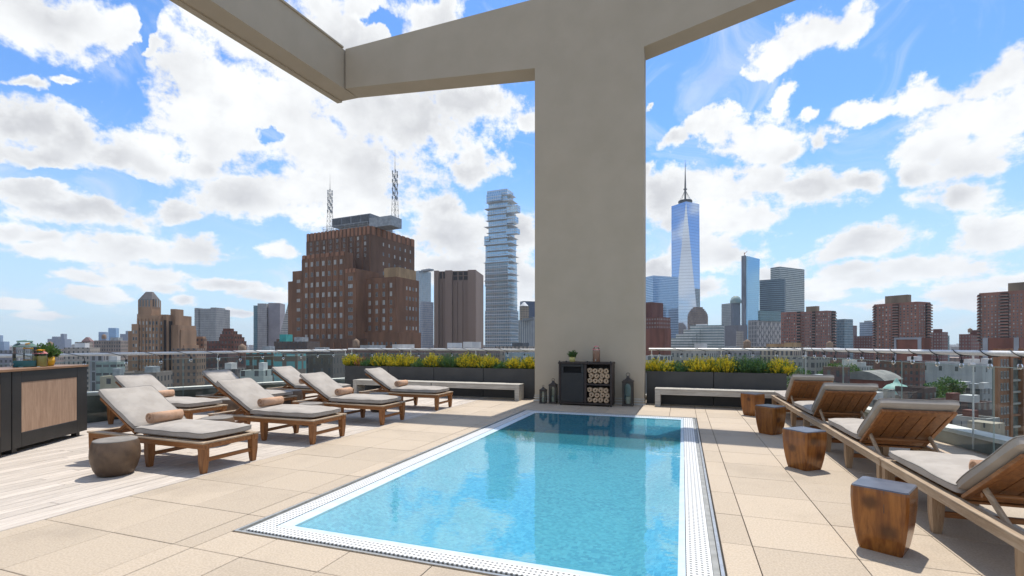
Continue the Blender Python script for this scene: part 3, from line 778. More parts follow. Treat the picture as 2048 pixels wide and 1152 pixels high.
# ---------------------------------------------------------------- towel cabinet, lanterns and what stands on the cabinet
M_black = plain('black_painted_metal', (0.016, 0.015, 0.014), (0.022, 0.02, 0.018), 4, 0.45, 0.1, 60)
M_espresso = wood('espresso_timber', (0.045, 0.03, 0.024), (0.028, 0.019, 0.015), 2, 4, 0.5, 0.4, island=0.2)
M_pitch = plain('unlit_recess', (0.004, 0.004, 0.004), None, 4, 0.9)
cab = thing('towel_cabinet', 'dark cabinet at the foot of the column with two shelves of rolled towels', 'cabinet', (-2.23, 11.62, 0))
CW, CD, CH = 0.65, 0.50, 1.06
b = MB()
b.bbox(-CW, -CW + 0.05, 0, CD, 0.03, CH - 0.051); b.bbox(CW - 0.05, CW, 0, CD, 0.03, CH - 0.051); b.bbox(-0.02, 0.04, 0.001, CD, 0.081, CH - 0.051)
b.bbox(-CW + .051, CW - .051, 0.001, CD, 0.03, 0.08); b.bbox(-CW - 0.012, CW + 0.012, -0.012, CD + 0.01, CH - 0.05, CH)
b.box(-CW + .051, CW - .051, CD - 0.03, CD - 0.002, 0.081, CH - 0.052)
b.build('carcass', M_espresso, cab)
b = MB(); b.bbox(0.041, CW - 0.051, 0.006, CD - 0.032, 0.50, 0.545); b.build('shelf', M_espresso, cab)
b = MB(); x0, x1 = -CW + 0.055, -0.024
b.bbox(x0, x1, 0.004, 0.026, 0.085, 0.80); b.bbox(x0, x1, 0.004, 0.026, 0.945, CH - 0.055)
b.bbox(x0, x0 + 0.07, 0.004, 0.026, 0.801, 0.944); b.bbox(x1 - 0.07, x1, 0.004, 0.026, 0.801, 0.944)
door = b.build('door', M_black, cab)
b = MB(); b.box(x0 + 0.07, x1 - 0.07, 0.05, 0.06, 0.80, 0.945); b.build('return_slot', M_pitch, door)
for sx in (-1, 1):
    for yy in (0.03, CD - 0.05):
        g = MB(); g.lathe([(0.022, 0.0), (0.022, 0.03)], 10, (sx * (CW - 0.04), yy, 0)); g.build('foot', M_black, cab)
for xx in (-CW + 0.02, -0.46, 0.06, CW - 0.03):
    g = MB(); g.lathe([(0.02, 0.0), (0.024, 0.015), (0.012, 0.03)], 10, (xx, 0.02, CH + 0.0005)); g.build('knob', M_black, cab)
TWS = [spiral(0.0655, 0.36, M_towel2, 'rolled_towel', 2.6 + 0.4 * k, k) for k in range(4)]
GC = 'rolled towels stored in the cabinet'
k = 0
for sh, z0 in (('upper', 0.546), ('lower', 0.081)):
    for row in range(3):
        nn = 4 if row != 1 else 4
        for col in range(nn):
            xx = -2.23 + 0.041 + 0.070 + col * 0.131 + (0.035 if row == 1 else 0.0) + rnd.uniform(-.004, .004)
            xx = min(xx, -2.23 + CW - 0.051 - 0.067)
            t = ob('rolled_towel', TWS[k % 4], None, (xx, 11.62 + 0.02 + 0.19 + rnd.uniform(-.01, .01), z0 + row * 0.121), R(rnd.uniform(-2, 2)))
            tag(t, 'cream rolled towel stacked on the %s shelf of the dark cabinet' % sh, 'towel', GC + ', %s shelf' % sh); k += 1
# potted plant and drink jar on the cabinet
def pot_plant(loc, r, hpot, potmat, leafh, leafr, lab, seed, n=70, l=0.06, name='potted_plant'):
    root = thing(name, lab, 'plant', loc)
    MB().lathe([(r * 0.72, 0), (r * 0.80, 0.004), (r * 1.0, hpot * 0.5), (r * 0.92, hpot), (r * 0.84, hpot), (r * 0.84, hpot * 0.9)], 24).build('pot', potmat, root)
    f, st = shrub(leafr, leafr, leafh, [M_grn, M_grn], [0.5, 0.5], n, seed, l, 0.35)
    o1 = ob('foliage', f, root, (0, 0, hpot * 0.85)); ob('stems', st, root, (0, 0, hpot * 0.85))
M_ypot = plain('pale_yellow_glaze', (0.66, 0.56, 0.20), None, 8, 0.3)
M_opot = plain('yellow_glaze', (0.72, 0.40, 0.02), (0.66, 0.34, 0.02), 8, 0.25)
pot_plant((-2.57, 11.78, CH), 0.075, 0.12, M_ypot, 0.17, 0.10, 'small pale yellow pot with a dark leafy plant on the towel cabinet', 91, 46, 0.05)
M_clear = thin_glass('clear_glass', (0.93, 0.95, 0.94), 0.02, 1.4)
def drink_mat(name, c):
    m, t, bs, out = new_mat(name)
    bs.inputs['Base Color'].default_value = rgb(c); bs.inputs['Roughness'].default_value = 0.12
    bs.inputs['Transmission Weight'].default_value = 0.35; bs.inputs['IOR'].default_value = 1.2
    return m
def jar(loc, r, h, liquid, level, lab, lidmat, cat='drink jar', name='drink_jar', fruit=None):
    root = thing(name, lab, cat, loc)
    MB().lathe([(r * .94, 0), (r, 0.01), (r, h * .74), (r * .9, h * .82), (r * .62, h * .88), (r * .62, h * .92)], 26).build('glass', M_clear, root)
    MB().lathe([(r * .90, 0.006), (r * .955, 0.014), (r * .955, h * level)], 24).build('drink', liquid, root)
    MB().lathe([(r * .66, h * .92), (r * .68, h * .925), (r * .66, h * .97), (r * .2, h * .985), (r * .1, h)], 22).build('lid', lidmat, root)
    g = MB(); g.lathe([(r * 1.01, h * .735), (r * 1.03, h * .745), (r * 1.03, h * .775), (r * 1.005, h * .785)], 26); g.build('band', fruit or lidmat, root)
    g = MB(); g.rod((0, -r * 0.98, h * .12), (0, -r - 0.035, h * .12), 0.010); g.rod((0, -r - 0.03, h * .12 - 0.02), (0, -r - 0.03, h * .12 + 0.022), 0.007); g.build('tap', M_steel, root)
M_peach = drink_mat('peach_drink', (0.62, 0.36, 0.26)); M_teal = drink_mat('teal_drink', (0.10, 0.42, 0.52)); M_lemon = drink_mat('lemon_drink', (0.72, 0.62, 0.22)); M_orange = drink_mat('orange_drink', (0.85, 0.42, 0.02))
M_pink = plain('pink_fruit', (0.60, 0.10, 0.12), (0.7, 0.4, 0.35), 30, 0.5); M_greenlid = plain('green_glass_lid', (0.20, 0.33, 0.28), None, 6, 0.15)
jar((-1.98, 11.80, CH), 0.088, 0.40, M_peach, 0.70, 'glass drink dispenser with peach drink and pink lid on the towel cabinet', M_pink, fruit=M_pink)

M_lant = plain('dark_bronze_metal', (0.05, 0.042, 0.036), (0.075, 0.062, 0.05), 12, 0.5, metal=0.4)
M_candle = plain('ivory_candle', (0.65, 0.60, 0.48), None, 5, 0.5)
M_lglass = thin_glass('lantern_glass', (0.80, 0.88, 0.86), 0.02, 1.6)
def lantern(x, y, wd, h, lab):
    root = thing('lantern', lab, 'lantern', (x, y, 0), 0, 'candle lanterns at the foot of the column')
    a = wd / 2; hb = h * 0.72; p = wd * 0.085
    MB().bbox(-a * 1.06, a * 1.06, -a * 1.06, a * 1.06, 0, h * 0.045, 0.004).build('base', M_lant, root)
    for sx in (-1, 1):
        for sy in (-1, 1):
            MB().box(sx * a - p * (sx > 0) * 1.0 - 0, sx * a + p * (sx < 0), sy * a - p * (sy > 0), sy * a + p * (sy < 0), h * 0.0455, hb).build('post', M_lant, root)
    for k in range(4):                                    # arched panes: a frame plate with an arch cut out, then glass
        fr = MB(); n = 10; w2 = a - p - 0.001; z0, z1 = h * 0.046, hb - 0.001; ri = w2 * 0.72; zc = z1 - ri - w2 * 0.30
        inner = [(-ri, z0 + w2 * 0.2)] + [(-ri * math.cos(math.pi * i / n), zc + ri * math.sin(math.pi * i / n)) for i in range(n + 1)] + [(ri, z0 + w2 * 0.2)]
        outer = [(-w2, z0)] + [(-w2 + 2 * w2 * i / n, z1) for i in range(n + 1)] + [(w2, z0)]
        m_ = len(inner); M4 = Matrix.Rotation(math.pi / 2 * k, 4, 'Z')
        vs = [M4 @ Vector((u, -a + p * 0.3, z)) for u, z in outer] + [M4 @ Vector((u, -a + p * 0.3, z)) for u, z in inner]
        fr.add(vs, [(i, (i + 1) % m_, m_ + (i + 1) % m_, m_ + i) for i in range(m_)])
        pf = fr.build('pane_frame', M_lant, root)
        gl = MB(); gl.add([M4 @ Vector((u, -a + p * 0.5, z)) for u, z in [(-w2, z0), (w2, z0), (w2, z1), (-w2, z1)]], [(0, 1, 2, 3)]); gl.build('pane', M_lglass, pf)
    q = MB(); q.lathe([(a * 1.5, hb + 0.001), (a * 1.55, hb + h * 0.025), (a * 0.75, hb + h * 0.09), (a * 0.45, hb + h * 0.12), (a * 0.42, hb + h * 0.15), (a * 0.18, hb + h * 0.19)], 4, phase=math.pi / 4, smooth=False); q.build('roof', M_lant, root)
    rr_ = h * 0.055; q = MB(); q.tube([(rr_ * math.cos(2 * math.pi * i / 20), 0, h - rr_ * 1.1 + rr_ * math.sin(2 * math.pi * i / 20)) for i in range(21)], h * 0.009, 6); q.build('ring', M_lant, root)
    MB().lathe([(a * .42, h * .046), (a * .42, h * .26), (a * .38, h * .27)], 16).build('candle', M_candle, root)
lantern(-3.33, 11.82, 0.155, 0.46, 'smallest lantern, at the left edge of the column base')
lantern(-3.09, 11.90, 0.185, 0.63, 'medium lantern between the smallest lantern and the towel cabinet')
lantern(-1.25, 12.03, 0.25, 0.80, 'tallest lantern, right of the towel cabinet')

# ---------------------------------------------------------------- bar
M_panel = wood('bare_plywood_panel', (0.42, 0.275, 0.18), (0.30, 0.185, 0.115), 2, 3.2, 0.6, 0.5, island=0.05)
M_bartop = wood('bar_top_timber', (0.30, 0.17, 0.09), (0.18, 0.095, 0.05), 0, 4, 0.45, 0.5, island=0.1)
DBX, DBY = 0.511, -0.8596
BANG = math.atan2(DBY, DBX)
def bar_unit(sx, length, panel_x, lab):
    """black framed bar; local x runs along the front toward the camera, y goes back"""
    root = thing('bar_counter', lab, 'bar', (-9.31 + DBX * sx, 5.22 + DBY * sx, 0), BANG, 'black bar units')
    D = 0.62; H = 1.125; z0 = 0.075; b = MB()
    b.bbox(0, panel_x[0], -D + .02, 0, z0, H, 0.004); b.bbox(panel_x[1], length, -D + .02, 0, z0, H, 0.004)
    b.bbox(panel_x[0] + .001, panel_x[1] - .001, -0.05, -0.001, z0, z0 + 0.20, 0.004); b.bbox(panel_x[0] + .001, panel_x[1] - .001, -0.05, -0.001, H - 0.155, H, 0.004)
    b.box(panel_x[0] + .002, panel_x[1] - .002, -D + .03, -0.06, z0 + .01, H - .01)
    b.build('body', M_black, root)
    MB().bbox(panel_x[0] + .001, panel_x[1] - .001, -0.048, -0.006, z0 + 0.201, H - 0.156, 0.002).build('panel', M_panel, root)
    MB().bbox(-0.012, length + 0.008, -D, 0.015, H + 0.001, H + 0.035, 0.003).build('counter_top', M_bartop, root)
    for xx in (0.12, length - 0.12):
        for yy in (-0.1, -D + 0.12):
            MB().bbox(xx - 0.04, xx + 0.04, yy - 0.04, yy + 0.04, 0, z0 - .001, 0.003).build('foot', M_black, root)
bar_unit(0.0, 1.52, (0.24, 1.36), 'black bar unit with a plywood panel, behind the nearest drum stool')
bar_unit(1.535, 1.52, (0.17, 1.36), 'black bar unit cut off by the left edge of the picture')
def barpt(u, v, z=1.161): return (-9.31 + DBX * u - DBY * v, 5.22 + DBY * u + DBX * v, z)
pot_plant(barpt(0.45, -0.28), 0.095, 0.14, M_opot, 0.22, 0.16, 'round yellow pot with a bushy green plant on the bar', 95, 90, 0.055)
jar(barpt(0.86, -0.30), 0.13, 0.40, M_teal, 0.24, 'glass drink jar with teal drink and green lid on the bar', M_greenlid)
jar(barpt(0.72, -0.20), 0.085, 0.26, M_lemon, 0.62, 'short glass jar with pale lemon drink on the bar', M_orange, fruit=M_pink)
jar(barpt(0.66, -0.38), 0.065, 0.36, M_orange, 0.30, 'slim glass jar with orange drink beside the lemon jar on the bar', M_orange, fruit=M_orange)

# ---------------------------------------------------------------- parapet curbs, glass railings and string lights
M_curb = plain('white_coping', (0.70, 0.67, 0.60), (0.60, 0.57, 0.51), 3, 0.8, 0.2, 60)
M_curbside = plain('grey_curb', (0.26, 0.27, 0.24), (0.18, 0.19, 0.17), 2, 0.85, 0.2, 30)
M_rail = plain('satin_steel_rail', (0.74, 0.72, 0.68), (0.66, 0.64, 0.60), 30, 0.36, metal=0.2)
M_pane = thin_glass('railing_glass', (0.87, 0.93, 0.91), 0.0, 1.5)
M_gedge = plain('glass_edge', (0.30, 0.42, 0.38), None, 5, 0.2)
def oriented(p0, p1):
    d = Vector((p1[0] - p0[0], p1[1] - p0[1], 0)); L = d.length
    return L, math.atan2(d.y, d.x)
def parapet(p0, p1, z0, z1, wd, lab):
    L, a = oriented(p0, p1); root = thing('parapet', lab, 'parapet', (p0[0], p0[1], -0.03), a)
    b = MB(); z0 += .03; z1 += .03
    b.add([(0, 0.03, -0.5), (L, 0.03, -0.5), (L, wd - .03, -0.5), (0, wd - .03, -0.5), (0, 0.03, z0 - .06), (L, 0.03, z1 - .06), (L, wd - .03, z1 - .06), (0, wd - .03, z0 - .06)],
          [(0, 1, 2, 3)[::-1], (4, 5, 6, 7), (0, 1, 5, 4), (1, 2, 6, 5), (2, 3, 7, 6), (3, 0, 4, 7)]); b.build('wall', M_curbside, root)
    b = MB()
    b.add([(0, 0, z0 - .058), (L, 0, z1 - .058), (L, wd, z1 - .058), (0, wd, z0 - .058), (0, 0, z0), (L, 0, z1), (L, wd, z1), (0, wd, z0)],
          [(0, 1, 2, 3)[::-1], (4, 5, 6, 7), (0, 1, 5, 4), (1, 2, 6, 5), (2, 3, 7, 6), (3, 0, 4, 7)]); b.build('coping', M_curb, root)
def railing(p0, p1, zr0, zr1, zg0, zg1, zb0, zb1, n, rail_r, lab, posts, wires=True):
    """handrail on slim posts with frameless panes; z values interpolate from p0 to p1"""
    L, a = oriented(p0, p1); root = thing('glass_railing', lab, 'railing', (p0[0], p0[1], 0), a, 'glass railings round the terrace')
    zz = lambda u, z0, z1: z0 + (z1 - z0) * u / L
    MB().rod((0, 0, zr0), (L, 0, zr1), rail_r, None, 14).build('handrail', M_rail, root)
    for k in range(n):
        u0, u1 = L * k / n + 0.008, L * (k + 1) / n - 0.008
        g = MB(); t = 0.009
        vs = [(u0, -.05, zz(u0, zb0, zb1)), (u1, -.05, zz(u1, zb0, zb1)), (u1, -.05, zz(u1, zg0, zg1)), (u0, -.05, zz(u0, zg0, zg1))]
        g.add(vs, [(0, 1, 2, 3)], 0)
        e = 0.006
        g.rod(vs[3], vs[2], 0.0035, None, 4, 1); g.rod(vs[1], vs[2], 0.0035, None, 4, 1); g.rod(vs[0], vs[3], 0.0035, None, 4, 1)
        g.build('glass_pane', [M_pane, M_gedge], root)
    for u in posts:
        u = u * L; g = MB(); zt = zz(u, zr0, zr1); zb_ = zz(u, zb0, zb1)
        g.rod((u, 0.0, zb_), (u, 0.0, zt - rail_r), 0.011, None, 8)
        g.rod((u, -.052, zt - 0.16), (u, 0.012, zt - 0.16), 0.026, None, 10); g.build('post', M_rail, root)
    return root, a, L, zz
M_cord = plain('black_cord', (0.012, 0.012, 0.012), None, 4, 0.6)
M_sock = plain('black_socket', (0.015, 0.015, 0.015), None, 4, 0.5)
M_bulb = thin_glass('bulb_glass', (0.82, 0.82, 0.78), 0.05, 1.7)
def string_lights(p0, p1, z0, z1, n, lab, rail_r, droop, s0, s1, seed=1):
    """a cord wound round the handrail with a bulb hanging at every turn"""
    rr = random.Random(seed); L, a = oriented(p0, p1); root = thing('string_lights', lab, 'string lights', (p0[0], p0[1], 0), a, 'string lights on the handrails')
    cord = MB(); pts = []; bulbs = []
    tot = n * 10
    for i in range(tot + 1):
        u = s0 * L + (s1 - s0) * L * i / tot; th = 2 * math.pi * i / 10
        z = z0 + (z1 - z0) * u / L; r = rail_r + 0.008
        pts.append((u, -r * math.cos(th) * 1.0, z - r * math.sin(th)))
        if i % 10 == 2: bulbs.append((u, z))
    cord.tube(pts, 0.0065 if rail_r > 0.033 else 0.0045, 6).build('cord', M_cord, root)
    for u, z in bulbs:
        dz = droop * rr.uniform(.5, 1.3); du = rr.uniform(-.03, .06); y = -rail_r - 0.015
        top = Vector((u, y, z - rail_r)); e = Vector((u + du, y - 0.01, z - rail_r - dz))
        ln = MB(); ln.tube([top, (top + e) / 2 + Vector((0.01, 0, 0)), e], 0.0055, 5); ln.build('lead', M_cord, root)
        so = MB(); so.rod(e + Vector((0, 0, 0.004)), e - Vector((0, 0, 0.045)), 0.017, 0.020, 10); so = so.build('socket', M_sock, root)
        bu = MB(); bu.lathe([(0.016, -0.046), (0.026, -0.065), (0.030, -0.085), (0.022, -0.108), (0.004, -0.117)], 12, tuple(e)); bu.build('bulb', M_bulb, so)
# left side, back left, back right, right
PL0, PL1 = (-10.62, -3.5), (-10.62, 13.42)
parapet((-10.98, 13.9), (-10.98, -3.5), 0.34, 0.85, -0.36 * -1, 'grey parapet curb with white coping under the left glass railing')
railing(PL0, PL1, 1.30, 1.30, 1.17, 1.17, 0.03, 0.03, 9, 0.031, 'left glass railing behind the back row of loungers', [0.06, 0.28, 0.5, 0.72, 0.998])
string_lights(PL0, PL1, 1.30, 1.30, 24, 'string of bulbs wound along the left handrail', 0.031, 0.075, 0.02, 0.99, 3)
railing((-10.56, 13.46), (-3.72, 13.46), 1.33, 1.33, 1.20, 1.20, 0.03, 0.03, 4, 0.031, 'glass railing behind the left planters', [0.02, 0.35, 0.68, 0.99])
string_lights((-10.56, 13.46), (-3.72, 13.46), 1.33, 1.33, 11, 'string of bulbs along the handrail behind the left planters', 0.031, 0.08, 0.03, 0.98, 5)
parapet((-10.62, 13.54), (3.0, 13.54), 0.12, 0.12, 0.34, 'low parapet curb behind the planters and the column')
railing((-0.85, 13.46), (2.72, 13.46), 1.36, 1.36, 1.21, 1.21, 0.03, 0.03, 2, 0.031, 'glass railing behind the right planters', [0.02, 0.5])
string_lights((-0.85, 13.46), (2.72, 13.46), 1.36, 1.36, 6, 'string of bulbs along the handrail behind the right planters', 0.031, 0.08, 0.05, 0.98, 7)
PR0, PR1 = (2.80, 13.46), (xr(1.0), 1.0)
parapet((xr(13.9) + 0.02, 13.9), (xr(0.5) + 0.02, 0.5), 0.24, 0.24, 0.30, 'parapet curb with white coping under the right glass railing')
railing(PR0, PR1, 1.37, 1.385, 1.20, 1.20, 0.03, 0.03, 7, 0.036, 'right glass railing beside the teak loungers', [0.005, 0.397, 0.80])
string_lights(PR0, PR1, 1.37, 1.385, 26, 'string of bulbs wound round the thick right handrail', 0.036, 0.07, 0.0, 0.98, 9)

# ---------------------------------------------------------------- the city
ZG = -62.0
gm = plain('street_asphalt', (0.11, 0.11, 0.11), (0.17, 0.165, 0.155), 0.02, 0.9, detail=8, world=True)
b = MB(); b.add([(-30000, -30000, ZG), (30000, -30000, ZG), (30000, 30000, ZG), (-30000, 30000, ZG)], [(0, 1, 2, 3)])
structure(b.build('city_ground', gm))

def cam2world(X, D): 
    c_, s_ = math.cos(YAW), math.sin(YAW)
    return (X * c_ - D * s_, X * s_ + D * c_)
M_wframe = plain('window_frame', (0.30, 0.28, 0.25), None, 4, 0.6)
M_wdark = plain('window_dark', (0.035, 0.042, 0.05), (0.06, 0.07, 0.08), 0.3, 0.12, spec=0.8)
M_wpale = plain('window_blind', (0.52, 0.51, 0.46), (0.42, 0.42, 0.40), 0.3, 0.5)
M_wmid = plain('window_grey', (0.17, 0.19, 0.20), (0.12, 0.14, 0.15), 0.3, 0.2)
M_roof = plain('roof_gravel', (0.30, 0.285, 0.26), (0.21, 0.20, 0.185), 0.25, 0.95, detail=7)
M_roofw = plain('white_roof_membrane', (0.62, 0.61, 0.58), (0.48, 0.47, 0.45), 0.2, 0.9, detail=7)
M_mech = plain('grey_machinery', (0.36, 0.38, 0.39), (0.24, 0.26, 0.27), 0.4, 0.55, metal=0.2)
M_mechd = plain('dark_louvres', (0.06, 0.07, 0.08), (0.10, 0.11, 0.12), 0.5, 0.6)
M_mast = plain('mast_metal', (0.13, 0.13, 0.13), (0.07, 0.07, 0.07), 0.4, 0.6)
M_tankw = wood('tank_timber', (0.30, 0.21, 0.14), (0.18, 0.12, 0.08), 2, 0.4, 0.85, 0.5)
_wm = {}
def wmesh(wd, ht, k, mullions=1):
    key = (wd, ht, k, mullions)
    if key not in _wm:
        q = MB(); f = 0.12
        q.box(-0.10, 0.0, -wd / 2, -wd / 2 + f, 0, ht, 0); q.box(-0.10, 0.0, wd / 2 - f, wd / 2, 0, ht, 0)
        q.box(-0.10, 0.0, -wd / 2 + f, wd / 2 - f, 0, f, 0); q.box(-0.10, 0.0, -wd / 2 + f, wd / 2 - f, ht - f, ht, 0)
        q.box(-0.16, 0.0, -wd / 2 - .1, wd / 2 + .1, -0.18, -0.002, 0)
        for i in range(mullions):
            y0 = -wd / 2 + wd * (i + 1) / (mullions + 1); q.box(-0.10, 0.0, y0 - f * 1.4, y0 + f * 1.4, f, ht - f, 2)
        q.box(-0.04, 0.0, -wd / 2 + f, wd / 2 - f, f, ht - f, 1)
        _wm[key] = q.mesh('window', [M_wframe, (M_wdark, M_wmid, M_wpale)[k], None])
    return _wm[key]

class Site:
    """a building whose near corner is seen at photograph column pc, D metres away; its left-hand faces
    lie in planes of constant local x and its right-hand faces in planes of constant local y"""
    def __init__(s, name, label, pc, D, a, group=None, cat='building'):
        s.a = R(a); s.X = (pc - 1024) / FPX * D; s.D = D
        wx, wy = cam2world(s.X, D)
        s.root = thing(name, label, cat, (wx, wy, ZG), YAW + math.pi / 2 - s.a, group)
        s.win = []; s.rr = random.Random(int(pc * 7 + D))
    def cam(s, x, y): return s.X + x * math.sin(s.a) - y * math.cos(s.a), s.D + x * math.cos(s.a) + y * math.sin(s.a)
    def y_at(s, px, x): 
        t = (px - 1024) / FPX
        return (s.X + x * math.sin(s.a) - t * (s.D + x * math.cos(s.a))) / (math.cos(s.a) + t * math.sin(s.a))
    def x_at(s, px, y):
        t = (px - 1024) / FPX
        assert math.sin(s.a) - t * math.cos(s.a) > 0.08, (s.root['label'], px)
        return (s.X - y * math.cos(s.a) - t * (s.D + y * math.sin(s.a))) / (t * math.cos(s.a) - math.sin(s.a))
    def h(s, py, x=0.0, y=0.0): return EYE - ZG + (688 - py) / FPX * s.cam(x, y)[1]
    def mass(s, pl, pc, pr, ytop, mat, xf=0.0, zb=-1.0, depth=None, name='wall', roof=M_roof, parent=None, zt=None):
        y0, y1 = s.y_at(pc, xf), s.y_at(pl, xf)
        x1 = s.x_at(pr, y0) if depth is None else xf + depth
        zt = s.h(ytop, xf, y0) if zt is None else zt
        q = MB(); q.box(xf, x1, y0, y1, zb, zt - 0.9)
        o = q.build(name, mat, parent or s.root)
        if roof is not None:
            q = MB(); t = 0.45                     # parapet with a sunken roof
            if x1 - xf > 3 and y1 - y0 > 3:
                for A in ((xf, xf + t, y0, y1), (x1 - t, x1, y0, y1), (xf + t, x1 - t, y0, y0 + t), (xf + t, x1 - t, y1 - t, y1)):
                    q.box(*A, zt - 0.899, zt, 1)
                q.box(xf + t, x1 - t, y0 + t, y1 - t, zt - 0.899, zt - 0.75, 0)
            else: q.box(xf, x1, y0, y1, zt - 0.899, zt, 1)
            q.build('roof', [roof, mat], o)
        return (xf, x1, y0, y1, zb, zt)
    def windows(s, face, pos, u0, u1, z0, z1, nu, nz, wd, ht, mull=1, pale=0.25, skip=0.0):
        for i in range(nu):
            for j in range(nz):
                if s.rr.random() < skip: continue
                u = u0 + (u1 - u0) * (i + 0.5) / nu; z = z0 + (z1 - z0) * (j + 0.3) / nz
                r = s.rr.random(); k = 2 if r < pale else (1 if r < pale + 0.35 else 0)
                s.win.append((face, pos, u, z, wd, ht, k, mull))
    def close(s, wallmat=None, most=100):
        s.win.sort(key=lambda q: (q[0] != 'x', -q[3]))
        far = MB()
        for n, (face, pos, u, z, wd, ht, k, mull) in enumerate(s.win):
            me = wmesh(wd, ht, k, mull); me.materials[2] = wallmat or M_wframe
            if n < most:
                if face == 'x': ob('window', me, s.root, (pos - 0.002, u, z))
                else: ob('window', me, s.root, (u, pos - 0.002, z), math.pi / 2)
            else:
                M4 = Matrix.Translation((pos - .002, u, z)) if face == 'x' else Matrix.Translation((u, pos - .002, z)) @ Matrix.Rotation(math.pi / 2, 4, 'Z')
                far.add([M4 @ v.co for v in me.vertices], [list(p.vertices) for p in me.polygons])
                for p in range(len(me.polygons)): far.mi[-len(me.polygons) + p] = (0, 1 + k, 4)[me.polygons[p].material_index]
        if far.v:
            o = far.build('small_windows', [M_wframe, M_wdark, M_wmid, M_wpale, wallmat or M_wframe], s.root); o['kind'] = 'stuff'
def water_tank(site, x, y, z, r=2.2, h=4.0):
    q = MB(); q.lathe([(r, 2.4), (r * 1.0, 2.4 + h), (r * 0.05, 2.4 + h + r * 0.7)], 14, (x, y, z))
    for i in range(4):
        a = i * math.pi / 2 + .7; q.rod((x + r * .7 * math.cos(a), y + r * .7 * math.sin(a), z), (x + r * .7 * math.cos(a), y + r * .7 * math.sin(a), z + 2.45), 0.14, None, 5)
    q.build('water_tank', M_tankw, site.root)
def lattice(site, x, y, z, h, wd, name='antenna_mast'):
    q = MB(); n = 9
    for k in range(n):
        a0, a1 = wd * (1 - .55 * k / n), wd * (1 - .55 * (k + 1) / n); z0, z1 = z + h * .68 * k / n, z + h * .68 * (k + 1) / n
        for i in range(4):
            p = [(x + a * sx / 2, y + a * sy / 2, zz) for a, zz in ((a0, z0), (a1, z1)) for sx, sy in ((1, 1), (1, -1), (-1, -1), (-1, 1))]
            q.rod(p[i], p[4 + i], 0.16, None, 4, cap=False); q.rod(p[i], p[4 + (i + 1) % 4], 0.10, None, 4, cap=False); q.rod(p[4 + i], p[4 + (i + 1) % 4], 0.10, None, 4, cap=False)
    q.rod((x, y, z + h * .68), (x, y, z + h * .85), 0.28, 0.2, 6); q.rod((x, y, z + h * .85), (x, y, z + h), 0.14, 0.06, 6)
    m = q.build(name, M_mast, site.root)
    d = MB()
    for k in range(7):
        zz = z + h * (0.36 + 0.055 * k) + h * .01
        for i in range(3):
            a = 2.1 * i + k; d.rod((x + 1.0 * math.cos(a) * wd * .4, y + 1.0 * math.sin(a) * wd * .4, zz), (x + 1.3 * math.cos(a) * wd * .4, y + 1.3 * math.sin(a) * wd * .4, zz + .1), 0.62, None, 8)
            d.box(x + math.cos(a) * wd * .45 - .45, x + math.cos(a) * wd * .45 + .45, y + math.sin(a) * wd * .45 - .45, y + math.sin(a) * wd * .45 + .45, zz + .9, zz + 2.6)
    o = d.build('aerials', M_mech, m); o['kind'] = 'stuff'

# ---- the big brown brick telephone tower
def brick(name, c, sc=0.12): return plain(name, c, tuple(x * 0.66 for x in c), sc, 0.9, 0.3, 3.0, (1, 1, 0.25), detail=8)
M_br = brick('brown_brick', (0.235, 0.116, 0.063)); M_brd = brick('dark_brown_brick', (0.165, 0.09, 0.056)); M_terra = brick('terracotta_crown', (0.36, 0.17, 0.095), 0.3)
M_cream = brick('tan_penthouse', (0.42, 0.28, 0.15), 0.2)
t = Site('brick_tower', 'massive brown brick stepped tower with two lattice antennas', 793, 420, 25)
F = t.mass(714, 793, 838, 553, M_br)
A = t.mass(613, 741, 829, 452, M_brd, 18)
Bm = t.mass(604, 690, 706, 503, M_br, -8)
Cm = t.mass(585, 607, 620, 541, M_br, -6, depth=30)
Dm = t.mass(576, 592, 600, 562, M_br, -4, depth=34)
Em = t.mass(690, 712, 722, 537, M_br, -13, depth=30)
Gm = t.mass(768, 797, 832, 534, M_cream, 8, zb=F[5] - 1.5)
Hm = t.mass(712.5, 800, 842, 664, M_br, -3)
Im = t.mass(553, 711, 716, 677, M_brd, -17, depth=14)
for (m_, n) in ((A, 17), (Bm, 9), (Em, 3)):            # crown pilasters and piers
    xf, x1, y0, y1, zb, zt = m_
    q = MB()
    for k in range(n):
        yy = y0 + (y1 - y0) * (k + .5) / n; wv = (y1 - y0) / n * .3
        q.box(xf - 0.5, xf - .003, yy - wv, yy + wv, zt - (7.5 if m_ is A else 3.2), zt + .35)
    if m_ is A:
        for k in range(9):
            xx = xf + (x1 - xf) * (k + .5) / 9; wv = (x1 - xf) / 9 * .3
            q.box(xx - wv, xx + wv, y0 - 0.5, y0 - .003, zt - 7.5, zt + .35)
    q.build('terracotta_crown', M_terra, t.root)
q = MB()
for m_, n in ((Bm, 7), (F, 5), (A, 9), (Im, 12)):
    xf, x1, y0, y1, zb, zt = m_
    for k in range(n + 1):
        yy = y0 + 0.6 + (y1 - y0 - 1.2) * k / n; q.box(xf - 0.38, xf - .004, yy - .55, yy + .55, 20, zt - (8 if m_ is A else 3.6))
q.build('brick_piers', M_br, t.root)
z0 = EYE - ZG - 8
t.windows('x', Bm[0], Bm[2] + 1, Bm[3] - 2, z0, Bm[5] - 4, 7, 9, 2.9, 4.2, 1, .42)
t.windows('x', F[0], F[2] + 2, F[3] - 3, z0 + 18, F[5] - 4, 5, 6, 2.5, 4.0, 1, .5)
t.windows('y', F[2], F[0] + 12, F[1] - 2, z0 + 18, F[5] - 4, 4, 5, 1.7, 3.2, 0, .55)
t.windows('x', Cm[0], Cm[2] + 0.5, Cm[3] - 2, z0, Cm[5] - 5, 1, 8, 4.5, 3.0, 2, .4)
